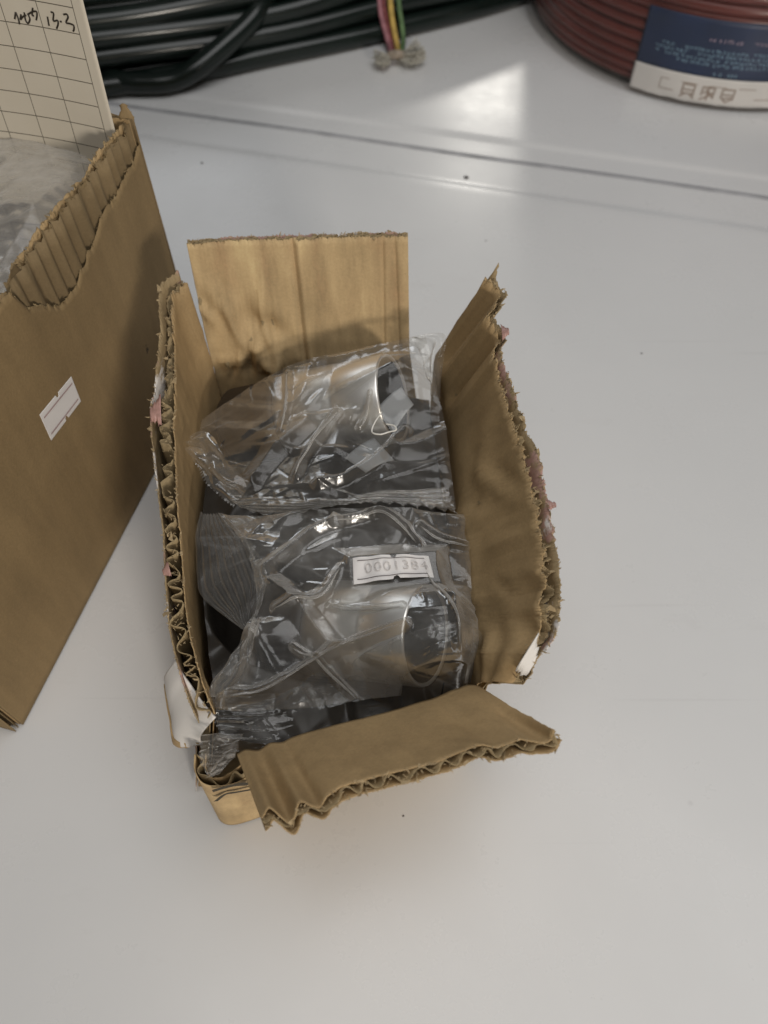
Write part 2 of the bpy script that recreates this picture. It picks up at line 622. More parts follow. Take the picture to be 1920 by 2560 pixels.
def torn(base, amp, freq, seed, fray=0.0):
    """v of a torn edge along u"""
    def f(u):
        r = base(u) if callable(base) else np.full_like(u, base)
        r = r + amp * wob(u, freq, seed, 4, True)
        if fray:
            r = r + fray * wob(u, freq * 7, seed + 1, 2, True)
        return r
    return f


def creases(lst):
    """folds of a liner: (u, width, height) ridges running up the sheet, optional v-range"""
    def f(U, V):
        out = np.zeros_like(U)
        for u0, w, h, *vr in lst:
            sl = vr[2] if len(vr) > 2 else 0.0
            d = np.abs(U - u0 - sl * (V - 0.8))
            k = np.clip(1 - d / w, 0, 1)
            if vr:
                k = k * np.clip((V - vr[0]) / 0.06, 0, 1) * np.clip((vr[1] - V) / 0.06, 0, 1)
            out += h * k
        return out
    return f


def bump2(U, V, n, seed, amp, wr=(0.02, 0.08), box=(0, 1, 0, 1)):
    r = np.random.RandomState(seed)
    out = np.zeros_like(U)
    for _ in range(n):
        cu, cv = r.uniform(box[0], box[1]), r.uniform(box[2], box[3])
        th = r.uniform(0, np.pi)
        w = r.uniform(*wr)
        ln = w * r.uniform(2, 5)
        x = (U - cu) * np.cos(th) + (V - cv) * np.sin(th)
        y = -(U - cu) * np.sin(th) + (V - cv) * np.cos(th)
        out += r.uniform(-1, 1) * amp * np.clip(1 - np.abs(y) / w, 0, 1) * np.clip(1 - np.abs(x) / ln, 0, 1)
    return out


# ------------------------------------------------------------------ the open carton
ZF = 0.077                                                         # height of the flap folds
box = empty('cardboard_box', (-0.02, 0.17, 0))
tag(box, 'torn open cardboard box with flaps folded out, holding clear plastic bags', 'box')

# left side: wall below the fold, a torn strip of flap above it
fold_l = [(-0.0800, 0.2555, ZF), (-0.0836, 0.240, ZF), (-0.0815, 0.200, ZF), (-0.0770, 0.158, ZF), (-0.0695, 0.118, ZF), (-0.0590, 0.0900, ZF - 0.002)]
bot_l = [(-0.0800, 0.2555, 0.001), (-0.0815, 0.240, 0.001), (-0.0800, 0.200, 0.001), (-0.0775, 0.158, 0.001), (-0.0740, 0.118, 0.001), (-0.0730, 0.0800, 0.001)]
top_l = [at(466, 700, .117), at(432, 722, .118), at(428, 770, .115), at(432, 850, .110), at(433, 950, .106), at(432, 1050, .103), at(436, 1150, .1005),
         at(443, 1280, .098), at(452, 1400, .095), at(462, 1520, .092), at(482, 1630, .088), at(512, 1730, .084), at(538, 1788, .081)]
inner_l = panel('side_panel', [bot_l, fold_l, top_l], [0, 0.6, 1.0], 1, box,
                T=lambda U: 0.0036 + 0.0032 * np.exp(-((U - 0.46) / 0.26) ** 2) + 0.0022 * np.clip((U - 0.62) / 0.2, 0, 1), pitch=0.0076, nu=420, nv=26,
                out_extra=lambda U, V: 0.0026 * np.exp(-((U - 0.36) / 0.12) ** 2) * np.clip(V / .6, 0, 1),
                top_in=torn(lambda u: 0.985 - 0.05 * (u > .62), 0.034, 26, 3, 0.018), top_fl=torn(0.965, 0.034, 34, 4, 0.022), rough_fl=1.7, fibres=520,
                top_out=torn(lambda u: 1.02 - 0.04 * np.clip((u - .2) / .2, 0, 1), 0.03, 18, 5, 0.016),
                wrinkle=lambda U, V: bump2(U, V, 60, 11, 0.0007, (0.006, 0.03), (0, 1, 0.5, 1.0)))

# right side: the flap leans outwards, its far end crushed into slanting folds
fold_r = [(0.0231, 0.2567, ZF), (0.0285, 0.220, ZF), (0.0310, 0.167, ZF), (0.0330, 0.125, ZF), (0.0330, 0.0990, ZF)]
bot_r = [(0.0231, 0.2567, 0.001), (0.0270, 0.220, 0.001), (0.0300, 0.167, 0.001), (0.0320, 0.125, 0.001), (0.0320, 0.0990, 0.001)]
top_r = [at(1216, 682, .125), at(1240, 712, .124), at(1243, 770, .1235), at(1240, 850, .123), at(1258, 940, .122), at(1287, 1050, .1215), at(1328, 1160, .121),
         at(1350, 1280, .120), at(1372, 1400, .118), at(1374, 1500, .115), at(1352, 1590, .110), at(1312, 1650, .104), at(1278, 1705, .096)]
panel('side_panel', [bot_r, fold_r, top_r], [0, 0.6, 1.0], -1, box,
      T=lambda U: 0.0022 + 0.0024 * np.clip((U - 0.25) / 0.45, 0, 1) - 0.001 * np.clip((U - 0.85) / 0.15, 0, 1), pitch=0.0066, nu=420, nv=30,
      top_in=torn(lambda u: 0.985 - 0.02 * (u > .8), 0.020, 28, 13, 0.012), top_fl=torn(0.965, 0.034, 40, 14, 0.022), rough_fl=1.7, fibres=520,
      top_out=torn(lambda u: 1.0 + 0.05 * np.exp(-(u / 0.012) ** 2), 0.016, 22, 15, 0.012),
      end0=lambda V: 0.006 * wob(V.ravel(), 30, 16, 3, True).reshape(V.shape) + 0.006,
      wrinkle=lambda U, V: creases([(0.055, 0.03, 0.0026, 0.6, 1.1, 0.02), (0.13, 0.035, -0.0036, 0.58, 1.1, 0.05), (0.19, 0.028, 0.0028, 0.58, 1.1, 0.05),
                                    (0.25, 0.03, -0.0010, 0.6, 1.1, 0.04), (0.93, 0.05, -0.0012)])(U, V)
      + bump2(U, V, 40, 12, 0.0022, (0.015, 0.06), (0.45, 1.0, 0.5, 1.0)))

# far end: upright flap, upper part catching the light
bot_b = [(-0.0800, 0.2575, 0.001), (-0.03, 0.2585, 0.001), (0.0215, 0.2595, 0.001)]
fold_b = [(-0.0805, 0.2570, ZF), (-0.035, 0.2580, ZF), (0.0118, 0.2590, ZF)]
top_b = [at(466, 607, .127), at(600, 597, .1275), at(740, 594, .1275), at(900, 588, .128), at(1020, 588, .128)]
panel('end_panel', [bot_b, fold_b, top_b], [0, 0.6, 1.0], -1, box, T=0.0028, pitch=0.0066, nu=260, nv=48, m_in=M_KRAFT_Y, fibres=160,
      top_in=torn(0.995, 0.006, 40, 23, 0.004), top_fl=torn(0.997, 0.006, 40, 24, 0.004), top_out=torn(1.0, 0.006, 40, 25, 0.004),
      wrinkle=lambda U, V: creases([(0.475, 0.016, 0.0011, 0.3, 1.2), (0.50, 0.012, -0.0005, .3, 1.2), (0.88, 0.012, 0.0006, 0.5, 1.2, 0.03), (0.945, 0.012, 0.0007, 0.5, 1.2, -0.03), (0.20, 0.05, 0.0005, .62, 1.2)])(U, V)
      + bump2(U, V, 46, 31, 0.0030, (0.012, 0.05), (0.0, 0.34, 0.5, 0.82)) + bump2(U, V, 30, 32, 0.0005, (0.01, 0.04), (0, 1, 0.5, 1))
      + 0.0012 * np.clip(1 - np.abs(V - 0.605) / 0.02, 0, 1))

# near end: wall with printed outside, and its flap bent up towards the viewer
bot_f = [(-0.0668, 0.0790, 0.001), (-0.0662, 0.0735, 0.001), (-0.0615, 0.0706, 0.001), (-0.040, 0.0775, 0.001), (0.0, 0.0885, 0.001), (0.0325, 0.0975, 0.001)]
fold_f = [(-0.0625, 0.0780, ZF - .010), (-0.0615, 0.0725, ZF - .009), (-0.0570, 0.0705, ZF - .008), (-0.040, 0.0765, ZF - .004), (0.0, 0.0885, ZF), (0.0325, 0.0975, ZF)]
front = panel('end_panel', [bot_f, fold_f], [0, 1.0], 1, box, T=0.0036, pitch=0.0068, nu=220, nv=20, m_out=M_KRAFT_Y,
              top_in=torn(lambda u: 0.97 - 0.08 * np.exp(-((u - .12) / .08) ** 2), 0.03, 30, 41), top_fl=torn(lambda u: 0.975 - 0.08 * np.exp(-((u - .12) / .08) ** 2), 0.03, 30, 42),
              top_out=torn(lambda u: 0.97 - 0.10 * np.exp(-((u - .17) / .06) ** 2), 0.02, 26, 43))
hinge = [at(592, 1886, .0735), at(680, 1860, .075), at(830, 1815, .077), at(1000, 1772, .078), at(1130, 1728, .079), at(1172, 1708, .080), at(1200, 1716, .079)]
near = [at(655, 2052, .104), at(760, 2022, .106), at(900, 1958, .108), at(1050, 1918, .110), at(1200, 1872, .111), at(1330, 1855, .110), at(1392, 1822, .113)]
mid = [(np.array(a) + np.array(b)) / 2 - np.array([0, 0, 0.0012]) for a, b in zip(spline(hinge, 7), spline(near, 7))]


def flap_bend(U, V):
    k = 0.25 + 0.75 * V
    o = 0.0050 * np.exp(-((U - 0.035) / 0.022) ** 2) - 0.0056 * np.exp(-((U - 0.085) / 0.026) ** 2) + 0.0035 * np.exp(-((U - 0.135) / 0.02) ** 2)
    o = o - 0.0036 * np.exp(-((U - 0.185) / 0.022) ** 2) + 0.0014 * np.exp(-((U - 0.27) / 0.05) ** 2)
    o = o + 0.0012 * np.exp(-((U - 0.72) / 0.05) ** 2) - 0.0012 * np.exp(-((U - 0.79) / 0.03) ** 2) + 0.002 * np.exp(-((U - 0.87) / 0.025) ** 2) - 0.0046 * np.exp(-((U - 0.955) / 0.03) ** 2)
    return -0.6 * o * k


flap = panel('front_flap', [hinge, mid, near], [0, 0.5, 1.0], 1, box, T=0.0040, pitch=0.0072, nu=300, nv=30, fibres=220,
             top_in=torn(0.985, 0.012, 34, 51, 0.006), top_fl=torn(0.985, 0.016, 40, 52, 0.01), top_out=torn(0.99, 0.03, 16, 53, 0.01), bend=flap_bend, m_out=M_KRAFT,
             end1=lambda V: 0.004 * wob(V.ravel(), 30, 56, 3, True).reshape(V.shape) + 0.004,
             wrinkle=lambda U, V: bump2(U, V, 30, 55, 0.0004, (0.01, 0.05)))
flap.name = 'fold_out_flap'

# floor of the carton
P = np.array([[(-0.078 + 0.110 * s, 0.082 + 0.175 * t + 0.012 * s, 0.0022) for t in np.linspace(0, 1, 12)] for s in np.linspace(0, 1, 12)])
grid('bottom_panel', P, M_KRAFT, box, P[..., :2] / 0.0068, 0.002)

# the white-faced corner that peeled away at the front of the left side, and small torn scraps
A = spline([at(442, 1650, .083), at(456, 1680, .0825), at(474, 1705, .081), at(506, 1752, .079), at(541, 1793, .0775)], 40)
B = spline([at(426, 1712, .060), at(429, 1750, .057), at(434, 1800, .053), at(446, 1862, .050), at(508, 1856, .058)], 40)
v = np.linspace(0, 1, 16)
J = 1 + 0.03 * wob(np.linspace(0, 1, 40), 22, 61, 3, True)
Pp = A[:, None] * (1 - v[None, :, None] * J[:, None, None]) + B[:, None] * (v[None, :, None] * J[:, None, None])
Pp[..., 0] -= 0.0025 * np.sin(np.pi * v)[None, :]
Pp[..., 1] -= 0.0015 * np.sin(np.pi * v)[None, :]
grid('peeled_white_liner', Pp, M_WHITE, inner_l, None, 0.0007, -1)
Pk = Pp[:, 12:].copy()
Pk[..., 0] -= 0.0012
Pk[..., 2] -= 0.0016
grid('peeled_kraft_layer', Pk, M_KRAFT, inner_l, None, 0.0010, 0)


def scrap(name, pts, mat, parent, seed, th=0.0004):
    """a small torn scrap: fan of a jagged outline, slightly cupped"""
    p = np.array(pts, float)
    c = p.mean(0) + np.array([0, 0, 0.0008])
    ring = spline(p, 28, True)
    r = np.random.RandomState(seed)
    ring = c + (ring - c) * (1 + r.uniform(-.1, .1, 28))[:, None]
    midr = c + (ring - c) * 0.55 + r.uniform(-.0004, .0004, (28, 3))
    V = np.vstack([c[None], midr, ring])
    F = [(0, 1 + k, 1 + (k + 1) % 28) for k in range(28)] + [(1 + k, 29 + k, 29 + (k + 1) % 28, 1 + (k + 1) % 28) for k in range(28)]
    return link(name, V, F, mat, parent, True, None, th)




def tongue(name, root_a, root_b, tip, mat, parent, seed, sag=0.0):
    """a strip of paper still joined to the rim along root_a-root_b, tearing down to a ragged tip"""
    ra, rb, tp = np.array(root_a, float), np.array(root_b, float), np.array(tip, float)
    n = 16
    t = np.linspace(0, 1, n)
    j1, j2 = wob(t, 9, seed, 3, True), wob(t, 8, seed + 40, 3, True)
    wdt = np.maximum((1 - t) ** 0.5, 0.30 + 0.25 * np.clip((t - .6) / .4, 0, 1)) * np.where(t > .97, .55, 1)
    mid_ = (ra + rb) / 2
    rows = []
    for k in range(n):
        c = mid_ * (1 - t[k]) + tp * t[k] - np.array([0, 0, sag]) * t[k] ** 2
        h_ = (ra - rb) / 2
        a_, b_ = c + h_ * (wdt[k] * (1 + .35 * j1[k])), c - h_ * (wdt[k] * (1 + .35 * j2[k]))
        rows.append([a_ * (1 - q) + b_ * q + np.array([0, 0, 0.0007 * math.sin(math.pi * q)]) for q in np.linspace(0, 1, 5)])
    return grid(name, np.array(rows), mat, parent, None, 0.0003)


tongue('pink_scrap', at(402, 985, .106), at(404, 1062, .103), at(376, 1035, .1035), M_PINK, inner_l, 6)
tongue('pink_scrap', at(420, 1405, .096), at(428, 1438, .095), at(408, 1432, .094), M_PINK, inner_l, 7)
right_panel = [o for o in box.children if o.name.startswith('side_panel')][-1]
tongue('pink_scrap', at(1252, 815, .124), at(1256, 850, .123), at(1272, 828, .125), M_PINK, right_panel, 8)
tongue('pink_scrap', at(1366, 1250, .1205), at(1374, 1275, .120), at(1389, 1262, .121), M_PINK, right_panel, 11)
tongue('white_scrap', at(1345, 1585, .112), at(1285, 1680, .101), at(1330, 1668, .101), M_WHITE, right_panel, 12)


# print on the outside of the near end
def ribbon(path, w, mat, name, parent, n_off, up):
    """flat stroke of width w along 3-D points, lying on a surface with normal n_off"""
    p = np.array(path, float)
    t = np.gradient(p, axis=0)
    t /= np.linalg.norm(t, axis=1)[:, None] + 1e-12
    s = np.cross(t, np.array(n_off, float))
    s /= np.linalg.norm(s, axis=1)[:, None] + 1e-12
    ww = np.broadcast_to(np.asarray(w, float), (len(p),))[:, None]
    V = np.stack([p + s * ww / 2, p - s * ww / 2], 1) + np.array(n_off) * up
    return V


fo = [o for o in front.children if o.name.startswith('outer_liner')][0]


def front_pt(u, v_):
    n = np.array([0.305, -0.952, 0.0])
    n /= np.linalg.norm(n)
    return on_plane(u, v_, np.array([-0.0605, 0.0702, 0.03]) + n * 0.0046, n), n


for nm, pts, w in (('printed_bar', [(530, 1972), (560, 1963), (590, 1956), (622, 1954)], 0.0030), ('printed_bar', [(538, 1998), (562, 1980), (590, 1975), (640, 1966)], 0.0018)):
    q = [front_pt(*p) for p in pts]
    V = ribbon(spline([a for a, _ in q], 18), w, M_PRINT, nm, fo, q[0][1], 0.0008)
    grid(nm, V, M_PRINT, front, None, 0)

# ------------------------------------------------------------------ contents: chromed tubes
def lathe(profile, seg=56):
    p = np.array(profile, float)
    th = np.linspace(0, 2 * np.pi, seg, endpoint=False)
    V = np.stack([np.stack([np.full(seg, x), r * np.cos(th), r * np.sin(th)], 1) for x, r in p])
    F = []
    for k in range(len(p) - 1):
        for s in range(seg):
            s2 = (s + 1) % seg
            F.append((k * seg + s, k * seg + s2, (k + 1) * seg + s2, (k + 1) * seg + s))
    return V.reshape(-1, 3), F


def place(V, origin, axis):
    x = np.array(axis, float)
    x /= np.linalg.norm(x)
    y = np.cross([0, 0, 1.0], x)
    y /= np.linalg.norm(y)
    z = np.cross(x, y)
    return np.array(origin) + V[:, :1] * x + V[:, 1:2] * y + V[:, 2:3] * z


def fitting(end, axis, length, r, label, shell=None):
    """chromed tube, open at one end (origin), with a dark collar at the other"""
    t = empty('tube_fitting', tuple(end))
    tag(t, label, 'fitting', 'chrome tube fittings in the box')
    L1 = length * 0.60
    body = [(-0.0006, r - .0016), (0, r - .0010), (0, r - .0004), (-0.0008, r), (-L1 * .42, r), (-L1 * .44, r - .0004), (-L1 * .46, r), (-L1, r), (-L1 - .001, r - .001)]
    V, F = lathe(body)
    link('tube', place(V, end, axis), F, shell or M_CHROME, t)
    bore = [(-0.0006, r - .0016), (-L1 * .9, r - .0020), (-L1 * .9, r * .45), (-L1 * .55, r * .40), (-L1 * .55, 0.0001)]
    V, F = lathe(bore)
    link('bore', place(V, end, axis), F, M_DARKMETAL, t)
    col = [(-L1, r - .0012), (-L1 - .0005, r + .0006), (-L1 - .0060, r + .0006), (-L1 - .0066, r - .0015), (-length + .004, r - .0018), (-length, r - .005), (-length, 0.0001)]
    V, F = lathe(col)
    link('collar', place(V, end, axis), F, M_BLACK, t)
    return t


TUBES = [(at(985, 995, .083), np.array([.90, -.10, .36]), .082, .0195), (at(1068, 1588, .077), np.array([.87, -.26, .42]), .072, .0188)]
fitting(*TUBES[0], 'chrome tube fitting in the bag against the upright flap')
fitting(*TUBES[1], 'chrome tube fitting under the numbered sticker, dark open end towards the viewer')


def obst(X, Y):
    """upper height of the tubes at plan points"""
    Z = np.full(X.shape, 0.02)
    for e, a, ln, r in TUBES:
        a = a / np.linalg.norm(a)
        for s in np.linspace(0, ln, 60):
            c = e - a * s
            d2 = (X - c[0]) ** 2 + (Y - c[1]) ** 2
            Z = np.maximum(Z, np.where(d2 < r * r, c[2] + np.sqrt(np.clip(r * r - d2, 0, None)) * 0.93, 0.02))
    return Z


# ------------------------------------------------------------------ contents: crumpled film
def coons(top, right, bottom, left, nu, nv):
    """surface between four 3-D polylines; top and bottom run left to right, left and right top to bottom"""
    t, b = spline(top, nu), spline(bottom, nu)
    l, r = spline(left, nv), spline(right, nv)
    u = np.linspace(0, 1, nu)[:, None, None]
    v = np.linspace(0, 1, nv)[None, :, None]
    return ((1 - v) * t[:, None] + v * b[:, None] + (1 - u) * l[None] + u * r[None]
            - ((1 - u) * (1 - v) * t[0] + u * (1 - v) * t[-1] + (1 - u) * v * b[0] + u * v * b[-1]))


def crumple(X, Y, seed, n, amp, width, length):
    r = np.random.RandomState(seed)
    out = np.zeros_like(X)
    x0, x1, y0, y1 = X.min(), X.max(), Y.min(), Y.max()
    for _ in range(n):
        cx, cy = r.uniform(x0, x1), r.uniform(y0, y1)
        th = r.uniform(0, np.pi)
        w, ln = r.uniform(*width), r.uniform(*length)
        a = (X - cx) * np.cos(th) + (Y - cy) * np.sin(th)
        b = -(X - cx) * np.sin(th) + (Y - cy) * np.cos(th) + 6 * a * a * r.uniform(-1, 1)
        side = np.where(b > 0, 1.0, r.uniform(1.0, 2.6))
        out += r.uniform(-0.5, 1) * amp * np.clip(1 - np.abs(b) * side / w, 0, 1) * np.clip(1.2 - np.abs(a) / ln, 0, 1)
    return out


def seg_dist(X, Y, pts):
    d = np.full(X.shape, 9.0)
    for (ax, ay), (bx, by) in zip(pts[:-1], pts[1:]):
        vx, vy = bx - ax, by - ay
        t = np.clip(((X - ax) * vx + (Y - ay) * vy) / (vx * vx + vy * vy + 1e-12), 0, 1)
        d = np.minimum(d, np.hypot(X - ax - t * vx, Y - ay - t * vy))
    return d


def bag_film(name, edges, parent, mat, seed, folds=(), nu=200, nv=170, lift=0.0008, flat=None, amp=1.0, relax=260, fine=1):
    P = coons(*edges, nu, nv)
    X, Y, Z = P[..., 0], P[..., 1], P[..., 2].copy()
    ob = obst(X, Y) + lift
    h = Z.copy()
    h[1:-1, 1:-1] = np.maximum(h, ob)[1:-1, 1:-1]
    for _ in range(relax):
        av = 0.25 * (h[:-2, 1:-1] + h[2:, 1:-1] + h[1:-1, :-2] + h[1:-1, 2:])
        h[1:-1, 1:-1] = np.maximum(ob[1:-1, 1:-1], av * 0.999 + 0.001 * Z[1:-1, 1:-1])
    h += crumple(X, Y, seed, 26, 0.0022 * amp, (0.006, 0.016), (0.015, 0.045))
    h += crumple(X, Y, seed + 1, 30, 0.0012 * amp, (0.002, 0.006), (0.008, 0.03))
    h += crumple(X, Y, seed + 2, 70 * fine, 0.0005 * amp, (0.0008, 0.002), (0.003, 0.009))
    gu = np.arange(nu)[:, None] / (nu - 1) + 0 * X
    gv = np.arange(nv)[None, :] / (nv - 1) + 0 * X
    for par, edge in ((gu, gv), (gu, 1 - gv), (gv, gu), (gv, 1 - gu)):
        g = wob(par.ravel(), 15, seed + 7, 2, True).reshape(par.shape)
        h += 0.0016 * amp * g * np.exp(-edge / 0.10) * np.clip(edge / 0.02, 0, 1)
    for pts, hh, w in folds:
        q = spline([at(u, v_, 0.082)[:2] for u, v_ in pts], 24)
        d = seg_dist(X, Y, [tuple(k) for k in q])
        h += hh * np.clip(1 - d / w, 0, 1) ** 1.3
    if flat is not None:
        c, ax_, n_, k = flat
        d = np.maximum(np.abs((X - c[0]) * ax_[0] + (Y - c[1]) * ax_[1]) - 0.016, np.abs(-(X - c[0]) * ax_[1] + (Y - c[1]) * ax_[0]) - 0.006)
        f = np.clip(1 - d / 0.006, 0, 1)
        zp = c[2] - (n_[0] * (X - c[0]) + n_[1] * (Y - c[1])) / n_[2] - 0.0006
        h = h * (1 - f) + zp * f
    h = np.maximum(h, ob - lift * 0.6)
    out = np.stack([X + 0.0012 * crumple(X, Y, seed + 5, 60, 1.0, (0.004, 0.01), (0.01, 0.02)), Y, h], -1)
    film_o = grid(name, out, mat, parent)
    flatp = out.reshape(-1, 3)
    for pts, hh, w in folds:
        if w > 0.0032:
            continue
        q = spline([at(u, v_, 0.084)[:2] for u, v_ in pts], 26)
        idx = [int(np.argmin((flatp[:, 0] - x) ** 2 + (flatp[:, 1] - y) ** 2)) for x, y in q]
        pz = np.convolve(np.pad([flatp[k, 2] for k in idx], 2, 'edge'), np.ones(5) / 5, 'valid')
        t = np.linspace(0, 1, 26)
        V, F = tube(np.c_[q, pz + 0.0004], 0.00046 * (np.sin(np.pi * t) ** 0.5 + 0.12) * (1 + .4 * wob(t, 6, seed + int(1e4 * hh))), 8)
        link('crease_highlight', V, F, M_CREASE, film_o)  # pale hazy tube paints the bright highlight along this fold
    return film_o


def strip(name, A, B, parent, mat, ribs=0, rib_amp=0.0006, along=True, teeth=0, tooth=0.0, seed=1, nu=150, nv=40, jig=0.0006):
    """sealed edge of a bag: sheet between two edges with pressed ribs and a saw-toothed border"""
    a, b = spline(A, nu), spline(B, nu)
    u = np.linspace(0, 1, nu)
    v = np.linspace(0, 1, nv)
    ext = np.ones(nu)
    if teeth:
        ext = 1 + tooth * (np.abs(((u * teeth) % 1) - 0.5) * 2 - 0.5) * (1 + 0.5 * wob(u, 12, seed))
    V = v[None, :] * (1 + (ext[:, None] - 1) * v[None, :] ** 5)
    P = a[:, None] * (1 - V[..., None]) + b[:, None] * V[..., None]
    n = np.cross(np.gradient(P, axis=0), np.gradient(P, axis=1))
    n /= np.linalg.norm(n, axis=-1)[..., None] + 1e-12
    if n[..., 2].mean() < 0:
        n = -n
    ph = V if along else u[:, None] * np.ones_like(V)
    d = rib_amp * np.sin(2 * np.pi * ribs * ph + 2.0 * wob(u, 3, seed + 3)[:, None] * along)
    uu = u[:, None] * np.ones_like(V)
    d = d + jig * wob((uu * 1.5 + V * 0.4).ravel(), 5, seed + 4, 1).reshape(V.shape) + jig * 1.5 * wob((V + uu * .7).ravel(), 4, seed + 9, 1).reshape(V.shape)
    return grid(name, P + n * d[..., None], mat, parent)


bagA = empty('plastic_bag', tuple(at(850, 1100, 0.05)))
tag(bagA, 'crinkled clear plastic bag at the far end of the box, against the upright flap', 'plastic bag', 'clear plastic bags in the box')
edgesA = ([at(505, 1050, .072), at(600, 985, .078), at(720, 920, .088), at(880, 872, .096), at(1062, 838, .102)],
          [at(1062, 838, .102), at(1092, 960, .094), at(1118, 1110, .088), at(1140, 1272, .085)],
          [at(590, 1262, .083), at(700, 1262, .087), at(860, 1252, .090), at(1000, 1252, .089), at(1140, 1272, .085)],
          [at(505, 1050, .072), at(500, 1130, .075), at(540, 1200, .080), at(590, 1262, .083)])
bag_film('film', edgesA, bagA, M_FILM_A, 100, folds=[
    ([(845, 1065), (800, 1120), (760, 1180), (742, 1215)], 0.0060, 0.0030),
    ([(1010, 1110), (940, 1180), (860, 1225), (800, 1240)], 0.0045, 0.0035),
    ([(625, 1215), (680, 1150), (770, 1080)], 0.0035, 0.0060),
    ([(1000, 1150), (1050, 1140), (1110, 1110)], 0.0040, 0.006),
    ([(720, 960), (716, 1040), (705, 1100)], 0.0020, 0.0025),
    ([(925, 1040), (915, 1075), (900, 1100)], 0.003, 0.002)])
strip('sealed_seam', [at(585, 1255, .084), at(649, 1242, .088), at(740, 1250, .091), at(830, 1250, .092), at(940, 1228, .092), at(1028, 1225, .091), at(1113, 1217, .089)],
      [at(600, 1268, .084), at(661, 1286, .085), at(745, 1282, .089), at(843, 1264, .091), at(940, 1256, .091), at(1041, 1264, .089), at(1142, 1279, .085)],
      bagA, M_SEAL, 5, 0.0006, True, 16, 0.25, 3)
strip('sealed_end', [at(472, 1092, .095), at(505, 1076, .098), at(543, 1107, .098), at(573, 1158, .096), at(628, 1213, .091)],
      [at(470, 1128, .092), at(490, 1160, .091), at(520, 1205, .089), at(550, 1235, .087), at(588, 1262, .084)], bagA, M_SEAL, 3, 0.0004, True, 22, 0.08, 5, jig=0.0014)
strip('bag_corner', [at(1005, 862, .100), at(1040, 868, .101), at(1062, 930, .096), at(1080, 988, .088)],
      [at(1040, 845, .104), at(1112, 836, .106), at(1104, 915, .099), at(1088, 1000, .088)], bagA, M_SEAL, 2, 0.0008, True, 0, 0, 7, jig=0.002)

# numbered sticker on the near bag
LC = [at(881, 1395, .0905), at(1072, 1387, .0905), at(1086, 1440, .0895), at(884, 1462, .0890)]
lc = sum(LC) / 4
lx = (LC[1] - LC[0] + LC[2] - LC[3])
lx /= np.linalg.norm(lx)
ln_ = np.cross(lx, (LC[0] - LC[3]) / np.linalg.norm(LC[0] - LC[3]))
ln_ /= np.linalg.norm(ln_)

bagB = empty('plastic_bag', tuple(at(850, 1500, 0.05)))
tag(bagB, 'crinkled clear plastic bag with a white numbered sticker, in the middle of the box', 'plastic bag', 'clear plastic bags in the box')
edgesB = ([at(545, 1285, .079), at(680, 1288, .083), at(860, 1270, .087), at(1000, 1275, .087), at(1150, 1285, .082)],
          [at(1150, 1285, .082), at(1172, 1400, .080), at(1176, 1540, .075), at(1200, 1705, .060)],
          [at(515, 1765, .072), at(600, 1782, .072), at(740, 1772, .068), at(900, 1752, .064), at(1050, 1732, .060), at(1200, 1705, .060)],
          [at(545, 1285, .079), at(610, 1370, .084), at(640, 1500, .084), at(600, 1600, .082), at(535, 1700, .077), at(515, 1765, .072)])
bag_film('film', edgesB, bagB, M_FILM, 200, flat=(lc, lx, ln_, 0), folds=[
    ([(545, 1735), (660, 1710), (780, 1648), (880, 1610), (1005, 1595)], 0.0065, 0.0030),
    ([(730, 1618), (780, 1640), (835, 1672), (885, 1705)], 0.0040, 0.0020),
    ([(672, 1470), (745, 1530), (810, 1600), (860, 1650)], 0.0050, 0.0060),
    ([(664, 1440), (730, 1390), (780, 1350), (838, 1325)], 0.0050, 0.0040),
    ([(838, 1325), (900, 1310), (950, 1300), (1000, 1330), (1040, 1368)], 0.0040, 0.0030),
    ([(690, 1530), (800, 1500), (850, 1440)], 0.0030, 0.0030),
    ([(830, 1520), (900, 1535), (1000, 1545)], 0.0020, 0.0025),
    ([(1050, 1330), (1100, 1355), (1170, 1362)], 0.0040, 0.0030),
    ([(625, 1590), (610, 1680), (560, 1740)], 0.0045, 0.0035),
    ([(1060, 1440), (1130, 1560), (1145, 1640)], 0.003, 0.003)])
strip('crimped_end', [at(500, 1280, .080), at(485, 1338, .082), at(492, 1445, .083), at(508, 1495, .083), at(573, 1550, .083), at(624, 1584, .083)],
      [at(560, 1284, .083), at(618, 1343, .087), at(664, 1430, .089), at(660, 1490, .088), at(640, 1540, .086), at(632, 1580, .084)], bagB, M_SEAL, 8, 0.0006, True, 40, 0.03, 9, nv=110)
strip('crimped_neck', [at(624, 1575, .085), at(560, 1660, .082), at(520, 1735, .076)], [at(652, 1545, .087), at(628, 1660, .084), at(580, 1755, .075)], bagB, M_FILM, 2, 0.0012, True, 0, 0, 12, jig=0.0016)

nu, nv = 40, 16
u, v = np.meshgrid(np.linspace(0, 1, nu), np.linspace(0, 1, nv), indexing='ij')


def label_pt(a, b):
    """point of the sticker: a along, b down"""
    a, b = np.asarray(a, float)[..., None], np.asarray(b, float)[..., None]
    p = LC[0] * (1 - a) * (1 - b) + LC[1] * a * (1 - b) + LC[2] * a * b + LC[3] * (1 - a) * b
    return p + ln_ * (0.0020 * np.sin(np.pi * a * 1.05) - 0.0045 * np.clip(a - 0.75, 0, 1) + 0.0003 * np.sin(a * 21 + b * 2))


